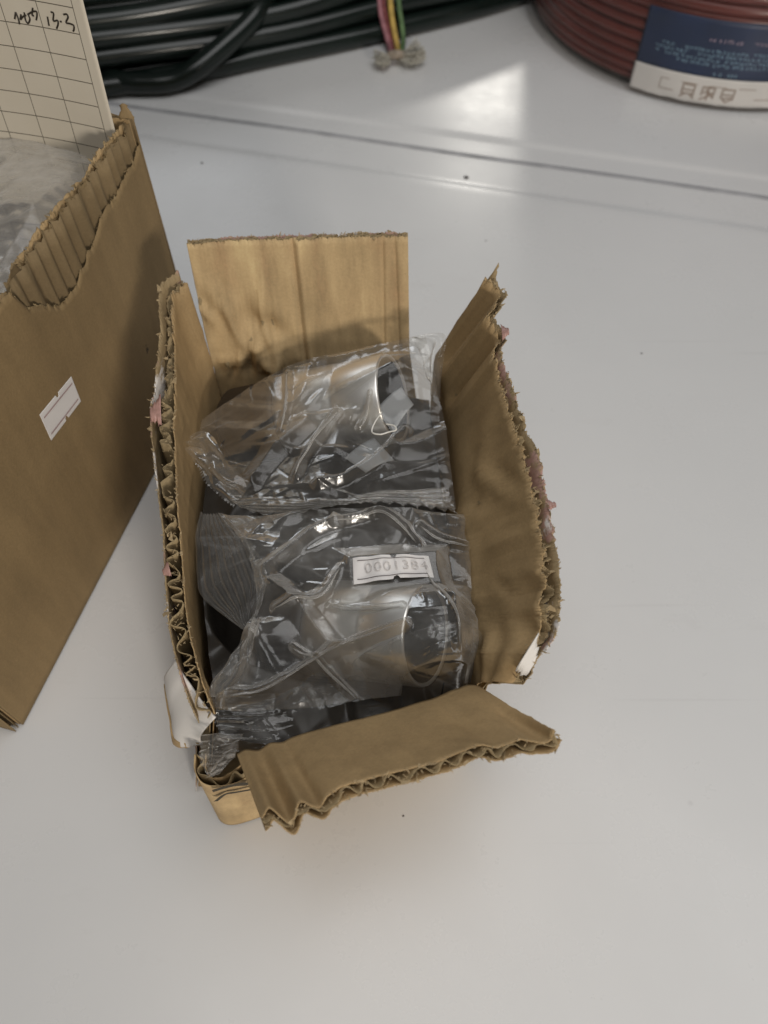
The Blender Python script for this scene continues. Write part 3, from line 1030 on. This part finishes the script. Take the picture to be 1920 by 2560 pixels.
notch = (np.hypot((u - 0.53) * 3.2, v) > 0.14) & (np.hypot((u - 0.53) * 3.2, 1 - v) > 0.14)
nu, nv = 120, 48
u, v = np.meshgrid(np.linspace(0, 1, nu), np.linspace(0, 1, nv), indexing='ij')
notch = (np.hypot((u - 0.53) * 3.2, v) > 0.11) & (np.hypot((u - 0.53) * 3.2, 1 - v) > 0.11)
stick = grid('number_sticker', label_pt(u, v), M_STICKER, bagB, None, 0.00015, 1, keep=notch)
stick['label'] = 'small white sticker printed 0001384'
for b0, a0, a1 in ((0.13, 0.06, 0.93), (0.83, 0.05, 0.93)):
    aa = np.linspace(a0, a1, 50)
    V = np.stack([label_pt(aa, np.full(50, b0)), label_pt(aa, np.full(50, b0 + 0.032))], 1) + ln_ * 0.0003
    grid('printed_line', V, M_INK, stick)


def text_mesh(name, txt, fn, mat, parent, size=1.0):
    """built-in font laid onto a surface: fn maps (x 0..1, y 0..1) to points"""
    cu = bpy.data.curves.new(name, 'FONT')
    cu.body = txt
    cu.size = size
    cu.resolution_u = 4
    cu.space_character = 1.12
    o = bpy.data.objects.new(name, cu)
    COL.objects.link(o)
    bpy.context.view_layer.update()
    me = bpy.data.meshes.new_from_object(o.evaluated_get(bpy.context.evaluated_depsgraph_get()))
    bpy.data.objects.remove(o)
    V = np.array([v_.co[:] for v_ in me.vertices])
    x = (V[:, 0] - V[:, 0].min()) / np.ptp(V[:, 0])
    y = (V[:, 1] - V[:, 1].min()) / np.ptp(V[:, 1])
    Q = fn(x, y)
    F = [tuple(p.vertices) for p in me.polygons]
    bpy.data.meshes.remove(me)
    return link(name, Q, F, mat, parent, False)


text_mesh('printed_number', '0001384', lambda x, y: label_pt(0.15 + 0.80 * x, 0.66 - 0.38 * y) + ln_ * 0.0004, M_INK_FADED, stick)

# the dark bag squeezed below, its tail poking out of the torn corner
bagC = empty('plastic_bag', tuple(at(800, 1830, 0.03)))
tag(bagC, 'dark clear plastic bag squeezed behind the front flap, tail poking out of the torn corner', 'plastic bag', 'clear plastic bags in the box')
edgesC = ([at(520, 1740, .060), at(700, 1730, .058), at(900, 1700, .056), at(1210, 1650, .055)], [at(1210, 1650, .055), at(1190, 1720, .050), at(1180, 1760, .045)],
          [at(575, 1880, .062), at(700, 1880, .052), at(900, 1830, .046), at(1180, 1760, .045)], [at(520, 1740, .060), at(528, 1800, .064), at(575, 1880, .062)])
bag_film('film', edgesC, bagC, M_FILM_D, 300, nu=190, nv=80, amp=1.0, relax=40, fine=3)
strip('crimped_tail', [at(505, 1838, .074), at(503, 1890, .074), at(514, 1946, .071)], [at(612, 1832, .075), at(590, 1884, .075), at(546, 1936, .072)], bagC, M_SEAL, 5, 0.0008, False, 0, 0, 21, nu=80, jig=0.0012)
# black film packed under the clear bags
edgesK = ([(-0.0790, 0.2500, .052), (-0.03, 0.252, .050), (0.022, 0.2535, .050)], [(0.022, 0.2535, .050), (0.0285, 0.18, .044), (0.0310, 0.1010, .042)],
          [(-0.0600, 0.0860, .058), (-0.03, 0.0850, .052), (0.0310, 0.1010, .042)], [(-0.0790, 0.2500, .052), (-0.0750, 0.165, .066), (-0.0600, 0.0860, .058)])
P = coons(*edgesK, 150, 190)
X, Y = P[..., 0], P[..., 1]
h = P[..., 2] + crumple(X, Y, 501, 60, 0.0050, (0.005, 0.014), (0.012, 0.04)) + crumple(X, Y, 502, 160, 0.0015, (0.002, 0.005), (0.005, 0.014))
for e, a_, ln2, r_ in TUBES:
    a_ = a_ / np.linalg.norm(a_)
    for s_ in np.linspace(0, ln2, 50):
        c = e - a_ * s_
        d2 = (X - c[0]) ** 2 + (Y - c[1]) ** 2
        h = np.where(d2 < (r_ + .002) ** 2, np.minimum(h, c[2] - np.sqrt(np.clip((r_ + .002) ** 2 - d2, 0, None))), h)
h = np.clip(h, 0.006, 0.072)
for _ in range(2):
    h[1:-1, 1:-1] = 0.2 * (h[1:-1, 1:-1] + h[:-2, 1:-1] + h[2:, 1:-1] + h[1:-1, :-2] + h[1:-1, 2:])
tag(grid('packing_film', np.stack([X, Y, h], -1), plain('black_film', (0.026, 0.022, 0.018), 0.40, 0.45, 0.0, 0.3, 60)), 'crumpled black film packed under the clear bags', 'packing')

# paper tags and thread inside the far bag
def tagpaper(pts, label):
    p = [at(*q) for q in pts]
    a = np.linspace(0, 1, 12)
    A, B = np.meshgrid(a, a, indexing='ij')
    Q = p[0] * ((1 - A) * (1 - B))[..., None] + p[1] * (A * (1 - B))[..., None] + p[2] * (A * B)[..., None] + p[3] * ((1 - A) * B)[..., None]
    Q[..., 2] += 0.0015 * np.sin(np.pi * A)
    o = grid('paper_tag', Q, M_TAG, None, None, 0.0003)
    return tag(o, label, 'paper tag')


tagpaper([(935, 1030, .090), (1003, 968, .092), (1034, 1012, .091), (985, 1080, .088)], 'small grey paper tag at the mouth of the far chrome tube')
tagpaper([(862, 1145, .080), (935, 1095, .082), (985, 1150, .082), (915, 1182, .079)], 'small pale grey paper tag beside the sealed seam of the far bag')
th = spline([at(955, 1030, .106), at(936, 1058, .107), at(930, 1080, .107), at(950, 1086, .108), at(972, 1080, .108), at(990, 1075, .109), at(985, 1064, .109), at(965, 1060, .108)], 60)
V, F = tube(th, 0.0003, 8)
tag(link('thread_loop', V, F, M_THREAD), 'short curl of white thread caught in the far bag', 'thread')

# ------------------------------------------------------------------ the taller carton on the left
box2 = empty('cardboard_box', (-0.23, 0.23, 0))
tag(box2, 'taller brown cardboard box at the left edge, its rim stripped to the fluting', 'box')
HB = 0.157
c_far, c_near = np.array([-0.1050, 0.3140, 0.0]), np.array([-0.1590, 0.1085, 0.0])
dn = (c_near - c_far) / np.linalg.norm(c_near - c_far)
nf = np.array([-dn[1], dn[0], 0])                                   # out of the visible face (+x)
nf = nf if nf[0] > 0 else -nf
TB = 0.0034
i_far, i_near = c_far - nf * TB, c_near - nf * TB


def wall2(name, p, q, sign, to=None, ti=None, tf=None, nu=200, sag=0.0, fib=0):
    L_ = np.linalg.norm(np.array(q) - np.array(p))
    m = int(max(6, L_ / 0.03))
    f = np.linspace(0, 1, m)
    rows = []
    for z, k in ((0.001, 0), (HB * .5, 1), (HB, 0)):
        rows.append([np.array(p) * (1 - t) + np.array(q) * t + np.array([0, 0, z]) + nf * k * sag * math.sin(math.pi * t) for t in f])
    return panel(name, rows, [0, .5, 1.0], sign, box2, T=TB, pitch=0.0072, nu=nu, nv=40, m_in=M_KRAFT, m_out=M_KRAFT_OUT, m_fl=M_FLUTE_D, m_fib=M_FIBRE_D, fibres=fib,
                 top_in=ti or torn(0.995, 0.008, 20, 71), top_fl=tf or torn(0.99, 0.006, 30, 72), top_out=to or torn(0.99, 0.006, 20, 73))


def strip_edge(u):
    # height of the torn outer liner along the visible face: u = 0 at the far corner
    k = np.interp(u, [0, 0.03, 0.08, 0.15, 0.20, 0.27, 0.33, 0.40, 0.415, 0.47, 0.49, 0.56, 1.0],
                  [0.925, 0.91, 0.90, 0.885, 0.88, 0.85, 0.825, 0.825, 0.85, 0.91, 0.975, 0.985, 0.985])
    return k + 0.012 * wob(u, 60, 77, 2, True)


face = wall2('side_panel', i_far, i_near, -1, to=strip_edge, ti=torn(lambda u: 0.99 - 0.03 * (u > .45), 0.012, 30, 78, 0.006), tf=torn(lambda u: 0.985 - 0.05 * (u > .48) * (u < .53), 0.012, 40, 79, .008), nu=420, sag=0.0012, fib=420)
dl = -nf
far_l, near_l = i_far + dl * 0.19, i_near + dl * 0.19
wall2('end_panel', far_l, i_far + nf * TB * .6, -1)
wall2('end_panel', i_near + nf * TB * .6, near_l, -1)
wall2('side_panel', near_l, far_l, -1)
P = np.array([[i_far * (1 - s) + i_near * s + dl * (0.19 * t) + np.array([0, 0, 0.0025]) for t in np.linspace(0, 1, 6)] for s in np.linspace(0, 1, 6)])
grid('bottom_panel', P, M_KRAFT, box2, P[..., :2] / 0.007, 0.002)
# curls of liner left on the rim
tongue('torn_tongue', at(300, 300, .158), at(338, 300, .158), at(308, 262, .163), M_KRAFT_OUT, face, 81)
tongue('torn_tongue', at(20, 712, .156), at(52, 676, .156), at(34, 668, .161), M_FLUTE_D, face, 82)

# sticker on its face
SC = [on_plane(u_, v_, c_far + nf * 0.0012, nf) for u_, v_ in ((99, 1037), (178, 941), (202, 1003), (128, 1101))]


def st2(a, b):
    a, b = np.asarray(a, float)[..., None], np.asarray(b, float)[..., None]
    return SC[0] * (1 - a) * (1 - b) + SC[1] * a * (1 - b) + SC[2] * a * b + SC[3] * (1 - a) * b


face_out = [o for o in face.children if o.name.startswith('outer_liner')][0]
s2 = grid('number_sticker', st2(u, v), M_STICKER, face, None, 0.0002, 0, keep=notch)
for b0 in (0.17, 0.80):
    aa = np.linspace(0.05, 0.95, 30)
    V = np.stack([st2(aa, np.full(30, b0)), st2(aa, np.full(30, b0 + 0.045))], 1) + nf * 0.0003
    o = grid('printed_line', V, M_INK_RED, face)
# dent on the face
scrap('small_tear', [on_plane(u_, v_, c_far + nf * 0.0006, nf) for u_, v_ in ((355, 862), (371, 864), (369, 886), (362, 880))], M_PRINT, face, 83, 0.0002)

# bubble film and form inside it
bub = empty('bubble_bag', tuple(at(100, 560, 0.12)))
tag(bub, 'milky bubble wrap filling the taller box in front of the paper form', 'bubble wrap')
nu2, nv2 = 190, 170
aa, bb = np.meshgrid(np.linspace(0, 1, nu2), np.linspace(0, 1, nv2), indexing='ij')
base = (i_far[None, None] * (1 - aa)[..., None] + i_near[None, None] * aa[..., None]) + dl * ((0.002 + 0.150 * bb)[..., None])
X, Y = base[..., 0], base[..., 1]
h = 0.147 - 0.010 * np.clip(1 - bb / 0.10, 0, 1) - 0.012 * np.clip(1 - aa / 0.25, 0, 1) + 0.006 * np.sin(aa * 9 + bb * 5) * np.clip(bb * 6, 0, 1)
h += crumple(X, Y, 400, 40, 0.0050, (0.010, 0.025), (0.02, 0.05)) + crumple(X, Y, 401, 130, 0.0014, (0.002, 0.006), (0.006, 0.02))
bx_, by_ = X / 0.0085, Y / 0.0074
row = np.floor(by_)
fx = (bx_ + 0.5 * (row % 2)) % 1 - 0.5
fy = by_ - row - 0.5
h += 0.0004 * np.clip(1 - (fx ** 2 + fy ** 2) / 0.16, 0, 1) ** 0.5
grid('bubble_film', np.stack([X, Y, np.minimum(h, 0.170)], -1), M_BUBBLE, bub)
o2 = np.stack([X, Y, np.minimum(h, 0.165) - 0.010 + crumple(X, Y, 405, 60, 0.004, (0.006, 0.015), (0.02, 0.04))], -1)
grid('backing_film', o2, M_BUBBLE, bub)


def paper_mat():
    m, nt, b, N, L = nodes('ruled_form_paper')
    tc = N.new('ShaderNodeTexCoord')
    sx = N.new('ShaderNodeSeparateXYZ')
    L.new(tc.outputs['UV'], sx.inputs[0])

    def lines(sock, pitch, off, w, lo, hi):
        t = math_n(nt, 'ADD', sock, off)
        md = math_n(nt, 'MODULO', math_n(nt, 'ADD', t, 10 * pitch), pitch)
        a = math_n(nt, 'LESS_THAN', md, w)
        return math_n(nt, 'MULTIPLY', a, math_n(nt, 'MULTIPLY', math_n(nt, 'GREATER_THAN', sock, lo), math_n(nt, 'LESS_THAN', sock, hi)))
    # UV in millimetres: X from the right edge to the left, Y upwards from the bench
    col = lines(sx.outputs['X'], 16.2, -5.2, 0.34, 5.0, 200)
    row = lines(sx.outputs['Y'], 8.9, -3.0, 0.36, 0, 400)
    row = math_n(nt, 'MULTIPLY', row, math_n(nt, 'GREATER_THAN', sx.outputs['X'], 5.2))
    f = math_n(nt, 'MAXIMUM', col, row)
    base = ramp(nt, noise(nt, 30, 4), [(0.3, (0.66, 0.60, 0.49)), (0.7, (0.70, 0.64, 0.53))])
    L.new(mixc(nt, math_n(nt, 'MULTIPLY', f, 0.86), base, (0.05, 0.04, 0.025)), b.inputs['Base Color'])
    b.inputs['Roughness'].default_value = 0.7
    b.inputs['Specular IOR Level'].default_value = 0.2
    return m


M_PAPER = paper_mat()
p_r = np.array([-0.1115, 0.3080, 0.0])


def form_pt(x, z):
    """x metres from the right edge leftwards along the curved sheet, z height"""
    x, z = np.asarray(x, float), np.asarray(z, float)
    ang0, kap = R(158), 3.2
    a = ang0 + kap * x
    px = (np.sin(a) - np.sin(ang0)) / kap
    py = -(np.cos(a) - np.cos(ang0)) / kap
    lean = (z - 0.15)
    return np.stack([p_r[0] + px + 0.02 * lean, p_r[1] + py + 0.10 * lean, z], -1)


xs, zs = np.meshgrid(np.linspace(0, 0.11, 60), np.linspace(0.03, 0.26, 60), indexing='ij')
form = grid('paper_form', form_pt(xs, zs), M_PAPER, None, np.stack([xs * 1000, zs * 1000], -1), 0.00015, 0)
tag(form, 'ruled white paper form with handwriting standing in the taller box', 'paper')
M_PEN = plain('black_pen', (0.035, 0.028, 0.02), 0.5, 0.3)
# handwriting, in cell units of the grid (photograph's own strokes)
TLc, dU, dV = np.array([490, -60.]), np.array([500, 180.]), np.array([80, 295.])
inv = np.linalg.inv(np.stack([dU, dV], 1))
x_line = [5.2, 21.4]


def pen(strokes, name):
    parts = []
    for st in strokes:
        q = spline(np.array(st, float), 8 * len(st))
        ab = (inv @ (q - TLc).T).T
        x = (x_line[1] - ab[:, 0] * 16.2) / 1000
        z = (Z_CELL_TOP - ab[:, 1] * 8.9) / 1000
        p = form_pt(x, z)
        n = np.array([0.3, -0.9, 0.1])
        n /= np.linalg.norm(n)
        V = ribbon(p, 0.00062, None, '', None, n, 0.0004)
        k = len(p)
        parts.append((V.reshape(-1, 3), [tuple(f) for f in grid_faces(k, 2)]))
    V, F = merge(parts)
    return link(name, V, F, M_PEN, form, False)


Z_CELL_TOP = 3.0 + 8.9 * 22
pen([[(630, 125), (645, 225)], [(675, 85), (715, 110), (708, 185), (765, 195), (770, 235), (745, 280)], [(795, 213), (822, 217)],
     [(845, 150), (890, 155), (910, 190), (880, 240), (930, 262), (980, 290), (985, 330), (970, 355)]], 'handwriting')
pen([[(205, -20), (185, 50)], [(205, -20), (235, 60), (245, 120)], [(275, 20), (262, 72), (300, 50), (345, 45)], [(320, 10), (330, 90), (360, 135), (390, 100), (370, 40)],
     [(360, 45), (430, 30), (485, 40), (490, 80), (475, 130)], [(440, -10), (425, 60), (450, 75)]], 'handwriting')

# ------------------------------------------------------------------ dark cable coil at the back
coil = empty('cable_coil', (-0.15, 0.95, 0))
tag(coil, 'coil of glossy dark green cable behind the boxes, tied with coloured string', 'cable coil')
loop = np.array([(-0.60, 0.66), (-0.42, 0.575), (-0.211, 0.610), (-0.085, 0.656), (0.0136, 0.700), (0.14, 0.770), (0.27, 0.90), (0.30, 1.08), (0.16, 1.24), (-0.12, 1.30), (-0.42, 1.22), (-0.62, 1.02), (-0.68, 0.82)])
cen = loop.mean(0)
rr = 0.0080
r2 = np.random.RandomState(21)
k = 0
for layer, (zc, count, ins) in enumerate(((0.0082, 5, 0.0), (0.0225, 5, 0.004), (0.037, 5, 0.009), (0.051, 4, 0.016), (0.065, 3, 0.024))):
    for j in range(count):
        off = rr + ins + j * 0.0164
        d = loop - cen
        ln2 = np.linalg.norm(d, axis=1)[:, None]
        p = cen + d * (1 - off / ln2) + r2.normal(0, 0.0022, loop.shape) * (1 if layer else 0.4)
        z = np.full(len(p), zc + BACKZ) + r2.normal(0, 0.0016, len(p)) * (1 if layer else 0.0)
        V, F = tube(spline(np.c_[p, z], 170, True), rr, 12, True)
        link('cable_turn', V, F, M_CABLE, coil)
# turn that crosses the bundle slantwise
cr = [at(180, 150, .012), at(290, 200, .010), at(380, 208, .009), at(440, 200, .010), at(490, 172, .016), at(560, 115, .026), at(620, 60, .034), at(660, 10, .041), at(720, -70, .048), at(820, -150, .052)]
V, F = tube(spline(cr, 60), 0.0080, 14)
link('crossing_turn', V, F, M_CABLE, coil)
# tie
for pts, colr, r_ in (([(944, -40, .037), (950, 20, .027), (958, 60, .017), (972, 110, .006), (980, 142, .004)], (0.33, 0.15, 0.17), .0022),
                      ([(956, -40, .037), (961, 20, .027), (969, 60, .016), (979, 110, .005), (986, 140, .004)], (0.20, 0.06, 0.06), .0016),
                      ([(972, -40, .037), (977, 20, .027), (982, 60, .017), (992, 110, .006), (996, 142, .004)], (0.52, 0.36, 0.10), .0024),
                      ([(992, -40, .036), (998, 20, .026), (1004, 60, .016), (1008, 100, .007), (1003, 138, .004)], (0.12, 0.20, 0.09), .0021)):
    V, F = tube(spline([at(*p) for p in pts], 40), r_, 8)
    link('tie_string', V, F, plain('string', colr, 0.6, 0.3, var=0.3, scale=200), coil)


M_FRAY = plain('frayed_cotton', (0.46, 0.44, 0.38), 0.9, 0.1)


def tuft(c, direction, spread, ln, n, seed, name):
    r = np.random.RandomState(seed)
    parts = []
    d0 = np.array(direction, float)
    d0 /= np.linalg.norm(d0)
    for _ in range(n):
        d = d0 + r.normal(0, spread, 3)
        d[2] = abs(d[2]) * 0.6
        d /= np.linalg.norm(d)
        L_ = ln * r.uniform(.75, 1.1)
        mid_ = c + d * L_ * .5 + r.normal(0, .001, 3)
        e = c + d * L_
        e[2] = max(e[2], 0.0015)
        parts.append(tube(spline([c, mid_, e], 6), 0.00055, 4))
    V, F = merge(parts)
    o = link(name, V, F, M_FRAY, coil)
    return o


kn = at(990, 145, .006)
tuft(kn + np.array([.002, 0, 0]), (1, 0.05, .12), 0.34, 0.021, 130, 5, 'frayed_end')
tuft(kn - np.array([.004, 0.001, 0]), (-0.65, -0.55, .15), 0.30, 0.015, 100, 6, 'frayed_end')
V, F = tube(spline([kn + np.array([-.006, 0, .002]), kn + np.array([0, -.002, .004]), kn + np.array([.006, .001, .002])], 14), 0.0034, 10)
link('knot', V, F, plain('dirty_string', (0.30, 0.25, 0.20), 0.8, 0.2, var=0.3, scale=300), coil)

# ------------------------------------------------------------------ red wire coil
CR, RR = np.array([0.291, 0.7535]), 0.1625
reel = empty('wire_coil', (CR[0], CR[1], 0))
tag(reel, 'coil of red wire with a blue and white label at the upper right', 'wire coil')
wr_ = 0.0041
ring_n = 120
thc = np.linspace(0, 2 * np.pi, ring_n, endpoint=False)
me0 = None
for j in range(21):
    zz = BACKZ + 0.0050 + wr_ * 0.96 + j * wr_ * 1.86
    rad = RR - wr_ - (0.004 if j == 0 else 0.0) - 0.0008 * (j % 2)
    c = np.stack([CR[0] + rad * np.cos(thc), CR[1] + rad * np.sin(thc), zz + 0.0008 * np.sin(thc * 2 + j)], 1)
    V, F = tube(c, wr_ * 0.93, 12, True)
    link('wire_turn', V, F, M_RED, reel)
# inner core of turns, coloured black for the shade below and between them
V, F = [], []
seg = 96
for z in (BACKZ + 0.0005, BACKZ + 0.160):
    for rad in (0.080, RR - 0.010):
        for t in np.linspace(0, 2 * np.pi, seg, endpoint=False):
            V.append((CR[0] + rad * math.cos(t), CR[1] + rad * math.sin(t), z))
for s in range(seg):
    s2_ = (s + 1) % seg
    a = [0 * seg, 1 * seg, 2 * seg, 3 * seg]
    F += [(a[0] + s, a[1] + s, a[1] + s2_, a[0] + s2_), (a[2] + s, a[2] + s2_, a[3] + s2_, a[3] + s),
          (a[1] + s, a[3] + s, a[3] + s2_, a[1] + s2_), (a[0] + s, a[0] + s2_, a[2] + s2_, a[2] + s)]
link('wound_core', V, F, M_BLACK, reel, False)


def reel_pt(ang, z, up=0.0):
    ang, z = np.asarray(ang, float), np.asarray(z, float)
    r_ = RR + 0.0006 + up
    return np.stack([CR[0] + r_ * np.cos(ang), CR[1] + r_ * np.sin(ang), z + 0 * ang], -1)


def reel_ang(u_, v_, z):
    p = at(u_, v_, z)
    return math.atan2(p[1] - CR[1], p[0] - CR[0])


A0 = reel_ang(1600, 200, .012)
A0 = -2.20
A1 = -1.0
for nm, z0, z1, mt, up in (('blue_label', .0235, .0640, M_BLUE, 0.0), ('white_label', .0050, .0245, M_STICKER, 0.0006)):
    an, zz = np.meshgrid(np.linspace(A0, A1, 90), np.linspace(z0, z1, 12), indexing='ij')
    zz = zz + (0.0008 * wob(an.ravel(), 14, 91).reshape(an.shape)) * (zz == zz.min())
    Pl = reel_pt(an, zz, up)
    o = grid(nm, Pl, mt, reel, None, 0.0003, 1)
    if nm == 'blue_label':
        blue = o
    else:
        white = o


def on_label(name, segs, mat, parent, up):
    """little flat strokes: (a0, z0, a1, z1, width)"""
    parts = []
    for a0_, z0_, a1_, z1_, w in segs:
        n = 6
        an = np.linspace(a0_, a1_, n)
        zz = np.linspace(z0_, z1_, n)
        da, dz = (a1_ - a0_) * RR, z1_ - z0_
        ll = math.hypot(da, dz) + 1e-9
        oa, oz = -dz / ll * w / 2 / RR, da / ll * w / 2
        Vp = np.stack([reel_pt(an + oa, zz + oz, up), reel_pt(an - oa, zz - oz, up)], 1)
        parts.append((Vp.reshape(-1, 3), [tuple(f) for f in grid_faces(n, 2)]))
    V, F = merge(parts)
    return link(name, V, F, mat, parent, False)


r3 = np.random.RandomState(5)


def textline(a_start, a_end, z, hgt):
    out, a = [], a_start
    while a < a_end:
        w = r3.uniform(.0022, .0030) / RR
        if r3.rand() > .10:
            for _ in range(3):
                x0, y0 = a + r3.uniform(0, .8) * w, z + r3.uniform(-.5, .5) * hgt
                if r3.rand() > .5:
                    out.append((x0 - .3 * w, y0, x0 + .4 * w, y0, .00045))
                else:
                    out.append((x0, z - hgt * .5, x0, z + hgt * .5, .00045))
        a += w * 1.25
    return out


txt = []
for z, a_s, a_e in ((.0430, -2.10, -1.15), (.0398, -2.13, -1.15), (.0366, -2.12, -1.15), (.0334, -2.02, -1.30)):
    txt += textline(a_s, a_e, z, .0021)
txt += textline(-1.84, -1.74, .0275, .0021)
on_label('printed_text', txt, M_BLUETXT, blue, 0.0006)
on_label('printed_text', textline(-1.90, -1.2, .0505, .0024), M_LILAC, blue, 0.0006)
fr_ = [(-2.06, .0185, -1.40, .0185, .0005), (-2.06, .0110, -2.06, .0185, .0005), (-2.06, .0110, -1.99, .0110, .0005), (-1.62, .0110, -1.50, .0110, .0005)]
for k_, a in enumerate((-1.925, -1.835, -1.745)):
    d = 0.030
    z0_, z1_ = .0078, .0175
    fr_ += [(a - d, z1_, a + d, z1_, .0010), (a - d * .9, z0_ + .003, a - d * .9, z1_, .0010), (a + d * .9, z0_ + .002, a + d * .9, z1_, .0010), (a - d, .0135, a + d, .0135, .0009)]
    if k_ == 0:
        fr_ += [(a - d * 1.1, z0_, a - d * .3, z0_ + .003, .001), (a + d * 1.1, z0_, a + d * .3, z0_ + .003, .001), (a - d, z0_ + .003, a + d, z0_ + .003, .0009)]
    elif k_ == 1:
        fr_ += [(a - d, z0_, a + d * .6, .0125, .0011), (a + d, z0_ + .002, a - d * .4, .0160, .0010), (a, z0_, a, z1_ + .001, .0010)]
    else:
        fr_ += [(a - d, z0_ + .004, a, z0_, .0010), (a + d, z0_ + .004, a, z0_, .0010), (a - d * .5, .0105, a + d * .6, .0115, .001)]
on_label('printed_marks', fr_, M_BROWNTXT, white, 0.0012)
# clear wrap round the coil
an, zz = np.meshgrid(np.linspace(0, 2 * np.pi, 140), np.linspace(0.002, 0.166, 30), indexing='ij')
Pw = reel_pt(an, zz, 0.0022)
Pw[..., :2] -= (Pw[..., :2] - CR) * (0.02 * np.clip(1 - (zz - 0.002) / 0.006, 0, 1))[..., None]
grid('clear_wrap', Pw, film('reel_wrap', 0.03, rough=0.2, gloss=0.5), reel)

# crumbs on the bench
def crumb(u_, v_, r_, label, seed, group=None):
    r = np.random.RandomState(seed)
    c = at(u_, v_, 0.0)
    if c @ E2 > 0.4955:
        c[2] = np.interp(c @ E2, prof[:, 0], prof[:, 1])
    th_ = np.linspace(0, 2 * np.pi, 9, endpoint=False)
    V = [c + np.array([0, 0, r_ * .6])]
    for k_, (f, z) in enumerate(((.6, .5), (1.0, .15), (.95, 0))):
        V += [c + np.array([math.cos(t) * r_ * f * q, math.sin(t) * r_ * f * q * .8, z * r_]) for t, q in zip(th_, r.uniform(.7, 1.2, 9))]
    F = [(0, 1 + k_, 1 + (k_ + 1) % 9) for k_ in range(9)]
    for b_ in (1, 10):
        F += [(b_ + k_, b_ + 9 + k_, b_ + 9 + (k_ + 1) % 9, b_ + (k_ + 1) % 9) for k_ in range(9)]
    return tag(link('crumb', V, F, M_CRUMB), label, 'crumb', group)


M_CRUMB = plain('grey_dirt', (0.16, 0.15, 0.145), 0.8, 0.2)
crumb(1166, 441, 0.0021, 'dark speck of dirt lying at the front edge of the bench seam', 1)
for k_, (u_, v_, r_, lab) in enumerate(((1008, 2040, .0005, 'tiny grey crumb on the bench just in front of the bent-up front flap'),
                                        (1604, 884, .0007, 'tiny grey crumb on the bench to the right of the leaning side flap'),
                                        (1215, 602, .0006, 'tiny grey crumb on the bench beyond the pointed tip of the side flap'),
                                        (505, 408, .0011, 'small grey crumb on the bench beside the far corner of the taller box'))):
    crumb(u_, v_, r_, lab, 10 + k_, 'crumbs on the bench')
